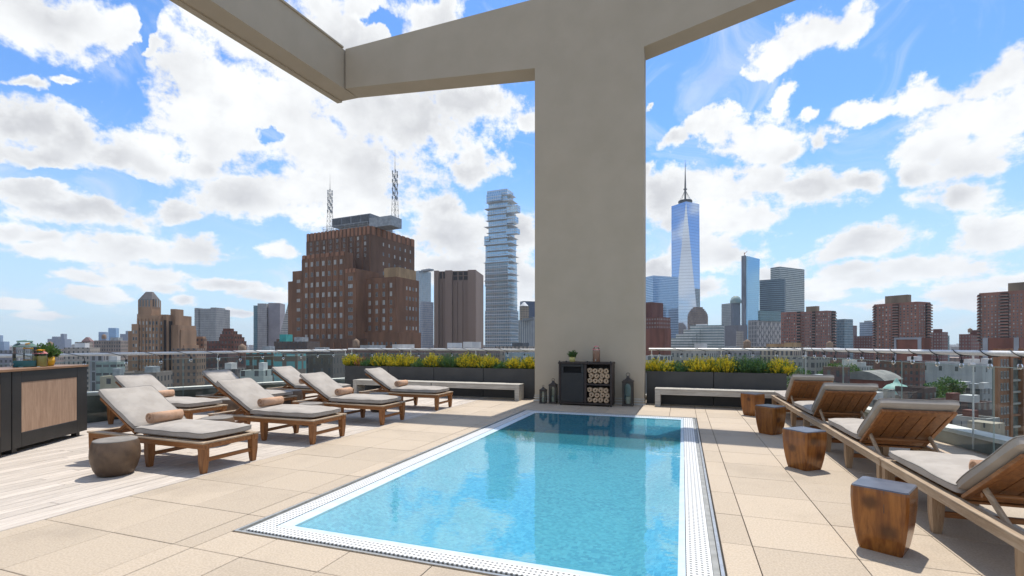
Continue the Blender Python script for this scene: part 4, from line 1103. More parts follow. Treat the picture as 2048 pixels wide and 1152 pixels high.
t.windows('x', Em[0], Em[2] + .6, Em[3] - .6, z0, Em[5] - 5, 1, 10, 5.0, 3.4, 2, .15)
t.windows('x', A[0], A[2] + 2, A[3] - 2, Bm[5] - 2, A[5] - 8, 9, 4, 2.2, 3.2, 1, .12)
t.windows('y', A[2], A[0] + 14, A[1] - 3, F[5] + 6, A[5] - 9, 6, 4, 1.8, 3.2, 0, .6)
t.windows('x', Hm[0], Hm[2] + 2, Hm[3] - 2, z0 - 6, Hm[5] - 5, 9, 2, 1.8, 3.2, 0, .15)
t.close(M_brd)
xf, x1, y0, y1, zb, zt = A
def tpx(px, x): return t.y_at(px, x)
q = MB(); q.box(xf + 10, xf + 24, tpx(740, xf + 10), tpx(664, xf + 10), zt + 7, zt + 15.5); q.build('cooling_plant', plain('dark_plant', (.20, .22, .24), (.12, .13, .15), .3, .6), t.root)
q = MB()
for k in range(4): q.box(xf + 9.6, xf + 9.99, tpx(738 - k * 19, xf + 10) , tpx(738 - k * 19 - 15, xf + 10), zt + 8.5, zt + 14.5)
q.build('louvres', M_mechd, t.root)
q = MB(); q.box(xf + 6, xf + 22, tpx(782, xf + 6), tpx(738, xf + 6), zt + .3, zt + 9.5); q.box(xf + 26, xf + 36, y0 + 3, y0 + 14, zt + .3, zt + 5); q.build('machine_house', M_mech, t.root)
q = MB(); ya, yb = tpx(735, xf + 6), tpx(646, xf + 6)
for k in range(11):
    yy = ya + (yb - ya) * k / 10; q.rod((xf + 6, yy, zt - .8), (xf + 6, yy, zt + 6.8), .22, None, 5); q.rod((xf + 24, yy, zt - .8), (xf + 24, yy, zt + 6.8), .22, None, 5); q.rod((xf + 6, yy, zt + 4), (xf + 24, yy, zt + 6.5), .16, None, 5)
for zz in (2.5, 4.6, 6.8): q.rod((xf + 6, ya, zt + zz), (xf + 6, yb, zt + zz), .2, None, 5)
q.build('steel_staging', M_mech, t.root)
q = MB()
for k in range(6): 
    xx = xf + 20 + k * 3.2; q.rod((xx, y0 + 1.2, zt), (xx, y0 + 1.2, zt + 7 - k * .8), .18, None, 5)
for zz in (2, 4): q.rod((xf + 20, y0 + 1.2, zt + zz), (xf + 36, y0 + 1.2, zt + zz), .16, None, 5)
q.build('roof_railing', M_mech, t.root)
lattice(t, xf + 16, tpx(790, xf + 16), zt, 75, 5.4); lattice(t, xf + 12, tpx(660, xf + 12), zt, 62, 5.0)

# ---- windowless telephone block
M_lines = plain('brown_granite', (0.27, 0.19, 0.15), (0.22, 0.155, 0.12), 0.03, 0.85, stretch=(1, 1, .05))
M_linesd = plain('dark_opening', (0.045, 0.036, 0.034), None, 0.05, 0.85)  # near-black colour stands in for the shade inside the openings
t = Site('windowless_block', 'windowless brown granite block with tall dark recesses', 953, 690, 8)
W0 = t.mass(869, 953, 967, 541, M_lines)
xf, x1, y0, y1, zb, zt = W0
q = MB(); d = MB(); v = MB()
for (pa, pb) in ((870, 878.5), (892, 905.5), (937, 953)): 
    a_, b_ = t.y_at(pb, xf), t.y_at(pa, xf); q.box(xf - 5, xf - .003, a_, b_, -1, zt + .4)
for (pa, pb) in ((878.5, 892), (905.5, 937)):
    a_, b_ = t.y_at(pb, xf), t.y_at(pa, xf); n = 2 if pb - pa < 20 else 3
    for k in range(n):
        u0, u1 = a_ + (b_ - a_) * k / n, a_ + (b_ - a_) * (k + 1) / n
        d.box(xf - 1.2, xf - .004, u0 + .6, u1 - .6, -1, zt - 16)
        for j in range(2 if n == 3 else 1): v.box(xf - .6, xf - .003, u0 + 1, u1 - 1, zt - 6.5 - 6.5 * j - (4 if n == 2 else 0), zt - 1.2 - 6.5 * j)
q.build('shaft', M_lines, t.root); d.build('wall_rib', M_lines, t.root); v.build('vent_openings', M_linesd, t.root)

# ---- stacked glass apartment tower
M_cur = facade((0.70, 0.73, 0.74), (0.44, 0.61, 0.72), 3.7, 3.0, 0.90, 0.80, 0.06, 0.55, 0.5, 0.4, 0.1)
M_slabw = plain('white_floor_slab', (0.66, 0.67, 0.67), (0.52, 0.54, 0.55), 0.1, 0.6)
t = Site('stacked_glass_tower', 'slim pale glass tower of shifted stacked floors, just left of the column', 1024, 585, 24)
rr = random.Random(11)
lv = [(377, 400, 974, 1014, 1027), (400, 420, 977, 1015, 1031), (420, 436, 975, 1012, 1033), (436, 468, 977, 1014, 1029), (468, 486, 968.5, 1014, 1033), (486, 520, 971, 1016, 1032), (520, 570, 970, 1016, 1034), (570, 620, 971, 1017, 1034.5), (620, 762, 970, 1021, 1037)]
for i, (ya, yb, pl, pc, pr) in enumerate(lv):
    za, zb_ = t.h(ya), t.h(yb)
    t.mass(pl, pc, pr, ya, M_cur, 0.9 * (i % 2) + (0 if i > 5 else .6 * (i % 3)), zb=(zb_ + .02 if i < len(lv) - 1 else -1), name='glass_block', roof=M_slabw)
yA, xB = t.y_at(970, 0), t.x_at(1037, 0)
z = 45; k = 0
while z < t.h(380):
    q = MB(); py = 688 - (z - EYE - (-ZG)) / 1 * FPX / t.D
    f = min(1, max(0, (z - 60) / 170)); e = 0.35 + (1.6 * (z > 130) if k % 3 else 0)
    s0 = rr.uniform(-.5, 1.2) * (1 if z > 150 else 0.3)
    q.box(-e - .9, (xB - .5) * (1 - .22 * f) + e, -e - .3 - 0.6 * f + (2.5 * f), yA * (1 - .04 * f) + e * (1.4 if k % 3 == 1 else .3) - 1.5 * f, z, z + .34)
    q.build('floor_slab', M_slabw, t.root); z += 7.4; k += 1
for (pl, pr, ya, yb) in ((1013, 1035, 412, 425), (1014, 1031, 434, 446), (1012, 1034, 458, 468), (968.5, 978, 468, 478), (973, 1003, 384, 398)):
    q = MB(); za, zb_ = t.h(ya), t.h(yb); a_, b_ = t.y_at(pr, -2), t.y_at(pl, -2)
    q.box(-2.2, 7, a_, b_, zb_, za); q.build('cantilevered_block', M_cur, t.root)

# ---- tall faceted glass tower with a spire
def mirror(name, c, fh=4.0, rough=0.05, metal=0.85, line=0.10):
    m, tt, bs, out = new_mat(name)
    p = tt.new('ShaderNodeSeparateXYZ'); tt.l.new(tt.new('ShaderNodeTexCoord').outputs['Object'], p.inputs[0])
    ln = tt.m('LESS_THAN', tt.m('FRACT', tt.m('DIVIDE', p.outputs[2], fh)), line)
    tt.l.new(tt.mix(ln, rgb(c), rgb(tuple(x * .72 for x in c))), bs.inputs['Base Color'])
    bs.inputs['Metallic'].default_value = metal; bs.inputs['Roughness'].default_value = rough
    return m
M_wtc = mirror('blue_mirror_glass', (0.50, 0.57, 0.68), 8.0, .04, .9, .12)
D = 1250; X0 = (1370.5 - 1024) / FPX * (D + 33); wx, wy = cam2world(X0, D + 33)
t = thing('spire_tower', 'very tall faceted blue glass tower tapering to a white spire', 'building', (wx, wy, ZG), YAW - R(19.7) + R(3))
hw = 27 / FPX * D; zt = EYE - ZG + (688 - 403) / FPX * D; zb = 55
q = MB(); B4 = [(-hw, -hw), (hw, -hw), (hw, hw), (-hw, hw)]; T4 = [(0, -hw), (hw, 0), (0, hw), (-hw, 0)]
vs = [(x, y, zb) for x, y in B4] + [(x, y, zt) for x, y in T4]
fs = []
for k in range(4):
    fs.append((k, (k + 1) % 4, 4 + k)); fs.append(((k + 1) % 4, 4 + (k + 1) % 4, 4 + k))
fs.append((4, 5, 6, 7)); q.add(vs, fs); q.box(-hw, hw, -hw, hw, -1, zb); q.build('glass_shaft', M_wtc, t)
q = MB(); q.lathe([(17, zt - 2), (17, zt + 7), (15, zt + 7), (15, zt + 1)], 20, smooth=False)
for k in range(10): 
    a = k * .628; q.rod((17 * math.cos(a), 17 * math.sin(a), zt + 6), (17 * math.cos(a), 17 * math.sin(a), zt + 10), .8, None, 5)
q.lathe([(17.4, zt + 10), (17.4, zt + 11.5), (15, zt + 11.5), (15, zt + 10)], 20); q.build('communication_ring', M_mechd, t)
q = MB(); hs = (403 - 310) / FPX * D; q.lathe([(2.6, zt), (2.2, zt + hs * .45), (1.0, zt + hs * .75), (.25, zt + hs)], 8)
for k in range(8): q.lathe([(.5, zt + hs * (.12 + .1 * k)), (3.0 - .3 * k, zt + hs * (.12 + .1 * k) + .3), (3.0 - .3 * k, zt + hs * (.12 + .1 * k) + 1.6), (.5, zt + hs * (.12 + .1 * k) + 2)], 8)
q.lathe([(4.5, zt + hs * .34), (4.5, zt + hs * .36)], 10)
for i in range(8):
    a = i * .785; q.rod((16 * math.cos(a), 16 * math.sin(a), zt + 9), (0, 0, zt + hs * .34), .35, None, 4, cap=False)
q.build('spire', M_mast, t)

# ---- simpler neighbours: one call each
def tower(name, label, pl, pc, pr, ytop, D, a, mat, roofs=(), group=None, depth=None, roof=M_roof, extra=None):
    s_ = Site(name, label, pc, D, a, group)
    m_ = s_.mass(pl, pc, pr, ytop, mat, depth=depth, roof=roof)
    for (p0, p1, y_, rm) in roofs:
        xf = m_[0] + (m_[1] - m_[0]) * .25; s_.mass(p0, p1, p1 + 1, y_, rm, xf, zb=m_[5] - .7, depth=max(4, (m_[1] - m_[0]) * .4), name='rooftop_block')
    if extra: extra(s_, m_)
    return s_, m_
def tank_at(fx, fy, r=2.2):
    return lambda s_, m_: water_tank(s_, m_[0] + (m_[1] - m_[0]) * fx, m_[2] + (m_[3] - m_[2]) * fy, m_[5] - .75, r, r * 1.8)
bluew = facade((0.46, 0.56, 0.66), (0.30, 0.44, 0.62), 4.0, 1.6, 0.96, 0.72, 0.08, 0.7, 0.2, 0.3)
tower('glass_office', 'pale blue banded glass office block right of the column', 1286, 1306, 1357, 551, 1120, 68, bluew)
tower('glass_office', 'grey glass tower peeking out between the brick tower and the windowless block', 826, 838, 862, 541, 900, 40, facade((0.40, 0.45, 0.48), (0.28, 0.37, 0.44), 3.6, 3.2, 0.6, 0.94, 0.1, 0.5, 0.3), [(842, 858, 537, M_mech)])
tower('office_block', 'grey gridded office block low between the brick tower and the windowless block', 840, 845, 867, 603, 800, 45, facade((0.40, 0.41, 0.44), (0.20, 0.25, 0.32), 3.6, 2.4, .7, .7, pale=.4))
tower('dark_glass_tower', 'dark navy glass tower at the left edge of the column', 1040, 1046, 1078, 602, 1000, 70, facade((0.06, 0.09, 0.15), (0.05, 0.08, 0.14), 4, 3, .9, .8, .1, .5, .05))
s_, m_ = tower('domed_tower', 'small beige tower with a white pyramid cap left of the column', 1039, 1041, 1058, 612, 700, 75, facade((0.36, 0.29, 0.22), (0.12, 0.11, 0.1), 3.4, 2.6, .5, .55))
q = MB(); cx, cy = (m_[0] + m_[1]) / 2, (m_[2] + m_[3]) / 2; q.lathe([(6.2, m_[5]), (5.2, m_[5] + 1.5), (1, m_[5] + 6)], 12, (cx, cy, 0)); q.build('cap', M_slabw, s_.root)
tower('ribbed_office', 'pale ribbed office block at the left foot of the column', 1037, 1041, 1071, 640, 620, 72, facade((0.46, 0.47, 0.46), (0.16, 0.19, 0.22), 60, 2.6, .5, .98, pale=.1), [(1045, 1066, 634, M_mech)])
# right of the column
M_red = brick('red_brick', (0.235, 0.090, 0.060)); M_redd = brick('dark_red_brick', (0.16, 0.065, 0.050))
s_, m_ = tower('red_brick_block', 'red brick building with a curved shoulder at the right foot of the column', 1284, 1318, 1341, 634, 520, 48, facade((0.19, 0.075, 0.055), (.30, .28, .26), 4.2, 3.2, .42, .42, pale=.6))
s_.mass(1284, 1303, 1309, 604, M_redd, 3, depth=24); s_.mass(1280, 1330, 1339, 657, M_red, -12, depth=11.9)
s_, m_ = tower('rounded_tower', 'brown masonry tower with a rounded top in front of the spire tower', 1375, 1385, 1416, 634, 900, 68, facade((0.25, 0.19, 0.155), (.12, .12, .13), 3.5, 3.0, .55, .5, pale=.5))
cw = m_[1] - m_[0]
q = MB()
for k in range(6):
    f0 = math.sin(k / 6 * math.pi / 2); 
    q.box(m_[0] + cw * .5 * (1 - math.cos(k / 6 * 1.35)), m_[1] - cw * .5 * (1 - math.cos(k / 6 * 1.35)), m_[2] + k * .4, m_[3] - k * .4, m_[5] - .02 + k * 3.2, m_[5] + k * 3.2 + 3.19)
q.build('stepped_crown', facade((0.25, 0.19, 0.155), (.12, .12, .13), 3.5, 3.0, .55, .5, pale=.5), s_.root)
ter = facade((0.56, 0.57, 0.54), (0.22, 0.28, 0.28), 3.6, 40, 1.0, .48, .15, .2, .0)
s_, m_ = tower('terraced_offices', 'white banded office building stepping up to the right below the spire tower', 1380, 1447, 1450, 650, 640, 25, ter, depth=40, roof=M_roofw)
for i, (pl, yt) in enumerate(((1367, 659), (1352, 668), (1337, 676), (1318, 684))): s_.mass(pl, 1400 - i * 8, 1401, yt, ter, -6 - 6 * i, depth=5.9, name='terrace_step', roof=M_roofw)
s_.mass(1392, 1414, 1415, 648, M_slabw, 6, zb=m_[5] - .7, depth=12, name='stair_tower')
s_, m_ = tower('octagonal_tower', 'grey office tower with a pale green domed cap', 1462, 1466, 1481, 606, 1050, 74, facade((0.25, 0.26, 0.29), (.14, .16, .2), 4, 1.8, .6, .98, pale=.1))
q = MB(); q.lathe([(11.5, m_[5]), (11.5, m_[5] + 5), (9, m_[5] + 12), (4, m_[5] + 16)], 12, ((m_[0] + m_[1]) / 2, (m_[2] + m_[3]) / 2, 0)); q.build('dome', plain('green_copper', (.33, .42, .38), None, .1, .6), s_.root)
s_.mass(1443, 1464, 1465, 606, facade((0.47, 0.48, 0.46), (.22, .25, .26), 3.8, 2.4, .6, .6, pale=.2), 14, depth=20); s_.mass(1450, 1476, 1477, 650, facade((0.22, 0.215, 0.24), (.12, .12, .14), 4, 1.6, .5, .98, pale=.05), -30, depth=28)
tower('pale_slab', 'slim pale stone slab between the domed tower and the blue tower', 1472, 1474, 1487, 662, 760, 72, facade((0.46, 0.43, 0.38), (.2, .19, .18), 3.4, 2.6, .45, .5))
# tower under construction: flares upward
D = 1000; s_ = Site('blue_glass_tower', 'slender blue glass tower under construction, flaring out at the top', 1495, D, 62)
y0, y1 = 0, s_.y_at(1483.5, 0); x1 = s_.x_at(1516, 0); x2 = s_.x_at(1519.5, 0); zt = s_.h(512)
q = MB(); q.add([(0, 0, -1), (x1, 0, -1), (x1, y1 * .75, -1), (0, y1 * .75, -1), (0, 0, zt), (x2, 0, zt - 3), (x2, y1, zt - 3), (0, y1, zt)], [(0, 1, 5, 4), (1, 2, 6, 5), (2, 3, 7, 6), (3, 0, 4, 7), (4, 5, 6, 7)])
q.build('glass_shaft', mirror('bright_blue_glass', (0.24, 0.46, 0.66), 4, .06, .75, .12), s_.root)
q = MB(); q.box(-.8, -.01, y1 * .25, y1 * 1.02, 20, zt + 2); q.build('hoist_bay', plain('raw_concrete', (.22, .24, .27), (.12, .14, .17), .1, .8, stretch=(1, 1, .2)), s_.root)
q = MB(); q.rod((3, y1 * .7, zt), (3, y1 * .7, zt + 9), .7, None, 5); q.rod((3, y1 * .7, zt + 6), (3, y1 * .2, zt + 11), .5, None, 5); q.build('crane', plain('crane_red', (.35, .12, .08), None, 1, .6), s_.root)
grn = facade((0.47, 0.52, 0.50), (0.10, 0.15, 0.17), 4.6, 60, 1.0, .46, .12, .3, 0)
grd = facade((0.16, 0.22, 0.25), (0.07, 0.11, 0.14), 4.6, 60, 1.0, .5, .12, .4, 0)
s_ = Site('banded_office', 'pale green banded office slab, the taller of the pair right of the blue tower', 1560, 1150, 62)
s_.mass(1541, 1560, 1609, 533, grn)
s_ = Site('banded_office', 'dark teal banded office block joined below the pale green slab', 1569, 1080, 35)
s_.mass(1519, 1569, 1572, 557, grd, depth=30)
s_ = Site('diamond_facade_hall', 'grey building with a woven diamond facade in front of the banded offices', 1513, 700, 62)
m_ = s_.mass(1496, 1513, 1566, 640, facade((0.40, 0.39, 0.37), (0.07, 0.09, 0.12), 6.0, 2.6, .48, .82, .2, .1, .05))
s_.mass(1516, 1520, 1562, 621, facade((0.15, 0.26, 0.28), (.10, .2, .24), 4, 2, .9, .8, .1, .4, .05), 6, zb=m_[5] - 1, name='glass_attic')
dia = MB(); L_ = m_[1] - m_[0]
for i in range(12):
    for j in range(6):
        if (i + j) % 2: continue
        u = (i + .5) * L_ / 12; z = m_[5] - 6 - j * 6; wv = L_ / 26
        dia.add([(u - wv, -.35, z), (u, -.8, z - 5.5), (u + wv, -.35, z), (u, -.8, z + 5.5)], [(0, 1, 2, 3)])
dia.build('woven_panels', plain('pale_panels', (.50, .49, .46), None, .1, .7), s_.root)
# brick apartment slabs on the right, with balconies
def balcony_tower(name, label, pl, pc, pr, ytop, D, a, col, bulk=None, balc=(), wincols=(10, 8), floors=22, pale=.12, frames=()):
    M_b = brick('apartment_brick', col); s_ = Site(name, label, pc, D, a); m_ = s_.mass(pl, pc, pr, ytop, M_b)
    xf, x1, y0, y1, zb, zt = m_; z0 = EYE - ZG - 14; fh = (zt - z0 - 2.5) / floors
    s_.windows('x', xf, y0 + .5, y1 - .5, z0, zt - 2, wincols[0], floors, (y1 - y0) / wincols[0] * .45, fh * .5, 0, pale)
    s_.windows('y', y0, xf + .5, x1 - .5, z0, zt - 2, wincols[1], floors, (x1 - xf) / wincols[1] * .45, fh * .5, 0, pale)
    s_.close(M_b)
    if bulk: s_.mass(bulk[0], bulk[1], bulk[1] + 1, bulk[2], brick('bulkhead_brick', (.25, .19, .13)), xf + (x1 - xf) * .3, zb=zt - .8, depth=(x1 - xf) * .3, name='rooftop_block')
    M_sl = plain('balcony_slab', (.40, .37, .33), None, .2, .8); M_dk = plain('balcony_shade', (.035, .03, .028), None, .2, .8)  # near-black sheets behind the balconies carry recess shade as colour
    for (face, ua, ub) in balc:
        for k in range(min(floors, 16)):
            z = zt - 3.2 - fh * k; q = MB()
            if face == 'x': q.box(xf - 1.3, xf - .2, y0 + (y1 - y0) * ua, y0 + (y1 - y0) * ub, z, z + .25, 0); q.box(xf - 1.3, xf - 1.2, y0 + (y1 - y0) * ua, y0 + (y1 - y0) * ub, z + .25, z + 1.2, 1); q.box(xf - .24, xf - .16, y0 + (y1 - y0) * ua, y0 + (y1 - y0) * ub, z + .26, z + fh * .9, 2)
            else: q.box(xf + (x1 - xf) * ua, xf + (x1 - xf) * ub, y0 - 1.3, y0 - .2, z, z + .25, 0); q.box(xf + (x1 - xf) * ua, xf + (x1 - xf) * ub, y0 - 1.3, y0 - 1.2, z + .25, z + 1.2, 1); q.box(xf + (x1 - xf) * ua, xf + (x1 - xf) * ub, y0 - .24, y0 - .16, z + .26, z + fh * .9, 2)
            q.build('balcony', [M_sl, M_b, M_dk], s_.root)
    M_fr = plain('grey_pier', (.38, .39, .41), None, .1, .8)
    for (pxa, pxb, ya) in frames:
        q = MB(); ua, ub = s_.y_at(pxb, -14), s_.y_at(pxa, -14); q.box(-14, -8, ua, ub, -1, s_.h(ya, -14, 0)); q.build('grey_pier', M_fr, s_.root)
    return s_, m_
APT = (0.33, 0.155, 0.11)
s_, m_ = balcony_tower('apartment_tower', 'red brick apartment tower with stacked balconies, standing alone left of the right edge', 1748, 1836, 1861, 603, 400, 66, APT, (1770, 1815, 589), [('x', .42, .56), ('x', .965, 1.02), ('y', .6, 1.04)], (12, 5), 20, .15)
s_.mass(1788, 1845, 1846, 676, M_red, -20, depth=12, name='annex'); 
M_fr = plain('grey_pier', (.38, .39, .41), None, .1, .8)
for pa, pb in ((1789, 1793), (1836, 1843)):
    q = MB(); q.box(-20.6, -20.01, s_.y_at(pb, -20), s_.y_at(pa, -20), -1, s_.h(675, -20)); q.build('grey_pier', M_fr, s_.root)
q = MB(); q.box(-20.7, -20.01, s_.y_at(1836, -20), s_.y_at(1793, -20), s_.h(679, -20), s_.h(675, -20)); q.build('lintel', M_fr, s_.root)
s_, m_ = balcony_tower('apartment_tower', 'red brick apartment tower with balconies cut by the right edge of the picture', 1958, 2064, 2090, 579, 340, 62, APT, (2016, 2060, 563), [('x', .42, .58), ('x', .97, 1.03)], (14, 3), 22, .2)
s_.mass(1966, 2040, 2041, 676, M_red, -20, depth=12, name='annex')
for pa, pb in ((1966, 1976), (2028, 2038)):
    q = MB(); q.box(-20.6, -20.01, s_.y_at(pb, -20), s_.y_at(pa, -20), -1, s_.h(675, -20)); q.build('grey_pier', M_fr, s_.root)
balcony_tower('apartment_tower', 'brown brick apartment slab with a dark central bay, right of the diamond facade', 1609, 1655, 1671, 621, 560, 60, (0.30, 0.15, 0.115), (1612, 1634, 612), [('x', .52, .66), ('y', .5, 1.03)], (10, 4), 15, .12)
balcony_tower('apartment_tower', 'red brown apartment slab set just behind the diamond facade building', 1562, 1602, 1609, 623, 590, 52, (0.34, 0.155, 0.115), None, [('x', .02, .2)], (8, 3), 14, .1)
tower('teal_glass_block', 'short teal glass block between the brick slabs on the right', 1672, 1689, 1706, 638, 640, 66, facade((0.18, 0.26, 0.30), (0.12, 0.2, 0.25), 3.4, 2.2, .8, .7, .12, .3, .45))
tower('brick_building', 'narrow dark red building right of the teal glass block', 1700, 1705, 1714, 651, 700, 60, facade((0.15, 0.08, 0.075), (.1, .1, .11), 3.3, 2.4, .5, .5, pale=.3))
tower('glass_office', 'small blue glass office rising behind low red brick roofs on the right', 1719, 1746, 1752, 644, 820, 60, facade((0.30, 0.34, 0.42), (.22, .32, .42), 3.6, 3, .85, .7, .1, .5, .2), [(1728, 1742, 641, M_mech)])
tower('brick_building', 'low dark red building in front of the small blue glass office', 1708, 1747, 1751, 672, 560, 58, facade((0.16, 0.075, 0.065), (.2, .19, .19), 3.3, 2.6, .45, .5, pale=.4))
tower('brick_building', 'stepped red brick block just right of the lone apartment tower', 1862, 1884, 1896, 664, 520, 70, facade((0.20, 0.085, 0.07), (.25, .24, .22), 3.3, 2.6, .5, .5, pale=.5), [(1866, 1880, 658, M_redd)])
tower('green_glass_block', 'thin green glass block beside the stepped red brick block', 1884, 1891, 1899, 671, 560, 75, facade((0.24, 0.33, 0.33), (.18, .28, .3), 3.3, 2, .8, .7))
tower('brick_building', 'red brick block with a turret left of the apartment tower at the right edge', 1918, 1942, 1960, 668, 480, 72, facade((0.21, 0.09, 0.075), (.22, .21, .2), 3.3, 2.6, .5, .5, pale=.35), [(1940, 1956, 660, M_redd)], extra=tank_at(.3, .3, 1.8))
# orange brick and glass apartments low at the right edge
s_ = Site('orange_grid_building', 'orange brick apartment building with wide glass bays at the right edge below the rail', 1986, 105, 66)
M_or = brick('orange_brick', (0.33, 0.155, 0.075), .5)
m_ = s_.mass(1984, 1986, 2095, 702, plain('bay_glass', (.20, .23, .20), (.10, .12, .11), .4, .15, spec=.7), depth=None, name='glazed_core')
xf, x1, y0, y1, zb, zt = m_; L_ = x1 - xf
for u in (0.0, .22, .44, .66, .88):
    q = MB(); q.box(xf + L_ * u, xf + L_ * u + 1.1, y0 - .8, y0 - .003, -1, zt + .5); q.build('brick_pier', M_or, s_.root)
q = MB(); q.box(xf + L_ * .0 + 1.1, xf + L_ * .22, y0 - .55, y0 - .004, -1, zt + .4); q.build('brick_bay', M_or, s_.root)
n = 0
for k in range(12):
    z = zt - 1.2 - 2.6 * k
    q = MB(); q.box(xf + L_ * .22 + 1.11, x1, y0 - .45, y0 - .005, z - 0.45, z); q.build('floor_band', (M_or if k % 5 == 0 else plain('pale_band', (.36, .34, .29), None, .3, .7)), s_.root)
    for j in range(3):
        u = xf + 1.6 + (L_ * .22 - 1.6) * (j + .35) / 3; ob('window', wmesh(.8, 1.5, 0 if (k + j) % 4 else 1, 0), s_.root, (u, y0 - .56, z - 2.1), math.pi / 2)
# ---- left side
M_deco = facade((0.30, 0.175, 0.105), (.08, .07, .065), 3.6, 3.0, .42, .55, pale=.55)
M_tan = brick('tan_brick', (0.40, 0.25, 0.155))
s_ = Site('art_deco_tower', 'tan brick setback tower with a slate pyramid roof on the left skyline', 318, 300, 3)
m_ = s_.mass(276, 318, 345, 631, M_tan); A = s_.mass(274, 302, 334, 628, M_tan, 1, zb=m_[5] - 3, depth=18)
B2 = s_.mass(263, 276.5, 278, 648, M_tan, -1, depth=18); C2 = s_.mass(256, 263.3, 265, 662, M_tan, 1, depth=18)
U = s_.mass(276, 303, 322, 600, M_tan, 3, zb=A[5] - 1)
G2 = s_.mass(318.2, 333, 352, 629, M_tan, 2.5, depth=22, name='blank_wing'); H2 = s_.mass(341, 351, 353, 618, M_tan, 7, depth=7, name='chimney')
J2 = s_.mass(335, 356, 358, 650, M_tan, 6, depth=16); K2 = s_.mass(340, 362, 364, 659, M_tan, 8, depth=14); L2 = s_.mass(318, 368, 370, 690, M_tan, 10, depth=14)
xf, x1, y0, y1, zb, zt = U
q = MB(); h_ = 5.5; i0 = 2.3; yy0, yy1 = y0, y1
q.add([(xf, y0, zt), (x1, y0, zt), (x1, y1, zt), (xf, y1, zt), (xf + i0 + 1, y0 + i0, zt + h_), (x1 - i0 - 1, y0 + i0, zt + h_), (x1 - i0 - 1, y1 - i0, zt + h_), (xf + i0 + 1, y1 - i0, zt + h_)], [(0, 1, 5, 4), (1, 2, 6, 5), (2, 3, 7, 6), (3, 0, 4, 7), (4, 5, 6, 7)])
q.build('pyramid_roof', plain('slate_roof', (.16, .145, .14), (.11, .1, .1), .3, .8), s_.root)
s_.windows('x', U[0], U[2] + .5, U[3] - .5, U[4] + 4, U[5], 4, 1, 1.0, 5.0, 0, .1); s_.windows('y', U[2], U[0] + .5, U[1] - .5, U[4] + 4, U[5], 4, 1, 1.0, 5.0, 0, .1)
z0 = 63.5 - 28
s_.windows('x', m_[0], m_[2] + .4, m_[3] - .4, z0, m_[5] - 3, 6, 11, 1.15, 2.2, 0, .35)
s_.windows('x', B2[0], B2[2] + .4, B2[3] - .4, z0, B2[5] - 3, 2, 9, 1.1, 2.0, 0, .3)
s_.windows('y', m_[2], m_[0] + .4, m_[0] + 6, z0, m_[5] - 3, 2, 11, 1.3, 2.0, 0, .5)
s_.close(M_tan)
q = MB()
for k in range(7):
    yy = m_[2] + (m_[3] - m_[2]) * k / 6; q.box(m_[0] - .5, m_[0] - .004, yy - .35, yy + .35, 15, m_[5] - 2)
q.build('brick_piers', M_tan, s_.root)
q = MB(); q.box(G2[0] + 2, G2[0] + 6, G2[2] - .3, G2[2] - .01, 5, G2[5] - 4); q.box(G2[0] - .12, G2[0] - .01, s_.y_at(333.0, 2.5), s_.y_at(327.5, 2.5), 5, G2[5] - 3.5); q.build('dark_shaft', M_linesd, s_.root)
s_ = Site('grey_slab_tower', 'plain grey concrete tower behind the tan setback tower', 428, 720, 6)
fg = facade((0.34, 0.34, 0.335), (.22, .23, .24), 3.4, 2.2, .5, .45, pale=.2)
m_ = s_.mass(389, 428, 460, 617, fg); s_.mass(421, 432, 440, 615, fg, -3, depth=20); s_.mass(389, 397, 399, 616, fg, -1.5, depth=8)
s_ = Site('red_setback_block', 'dark red brick block stepping up to a white rooftop near the left glass railing', 468, 350, 8)
fr_ = facade((0.19, 0.085, 0.062), (.07, .065, .06), 3.5, 2.6, .5, .5, pale=.2)
m_ = s_.mass(412, 468, 493, 682, fr_); 
for pl, pc, pr, yt, xf in ((438, 470, 489, 674, 3), (440, 468, 484, 668, 5), (444, 464, 475, 662, 7)): s_.mass(pl, pc, pr, yt, fr_, xf, zb=m_[5] - 1.5)
s_.mass(446, 462, 468, 657, M_redd, 8, zb=m_[5] - 1, roof=M_roofw)
tower('tan_apartments', 'low tan apartment block with a roof garden, right of the setback tower', 367, 408, 414, 677, 330, -8, facade((0.30, 0.19, 0.13), (.09, .085, .08), 3.4, 2.8, .45, .5, pale=.35), [(376, 384, 672, M_tan), (392, 406, 673, M_tan)], extra=tank_at(.4, .75))
s_ = Site('concrete_pair', 'pale concrete tower with a teal glass edge behind the brick tower', 533, 820, -10)
cc = facade((0.38, 0.37, 0.37), (.28, .28, .29), 3.6, 60, 1, .2, pale=0)
s_.mass(515, 533, 536, 607, cc, depth=30); s_.mass(507, 514.8, 516, 611, facade((.13, .25, .29), (.1, .2, .25), 3.6, 2, .9, .6), 2, depth=20); s_.mass(536.5, 560, 563, 606, plain('mauve_concrete', (.30, .28, .30), None, .05, .8), 4, depth=30)
s_ = Site('ziggurat_tower', 'pale stone tower with sloping top tucked behind the left side of the brick tower', 585, 760, -8)
xf = 0; y0, y1 = s_.y_at(590, 0), s_.y_at(554, 0); q = MB(); zt = s_.h(598); zm = s_.h(690)
q.add([(0, y0, -1), (30, y0, -1), (30, y1, -1), (0, y1, -1), (0, y0, zm), (30, y0, zm), (30, y1, zm), (0, y1, zm), (8, y0, zt), (20, y0, zt), (20, s_.y_at(575, 0), zt), (8, s_.y_at(575, 0), zt)],
      [(0, 1, 5, 4), (1, 2, 6, 5), (2, 3, 7, 6), (3, 0, 4, 7), (4, 5, 9, 8), (5, 6, 10, 9), (6, 7, 11, 10), (7, 4, 8, 11), (8, 9, 10, 11)])
q.build('wall', facade((.44, .42, .38), (.25, .25, .25), 3.6, 60, 1, .35, pale=0), s_.root)
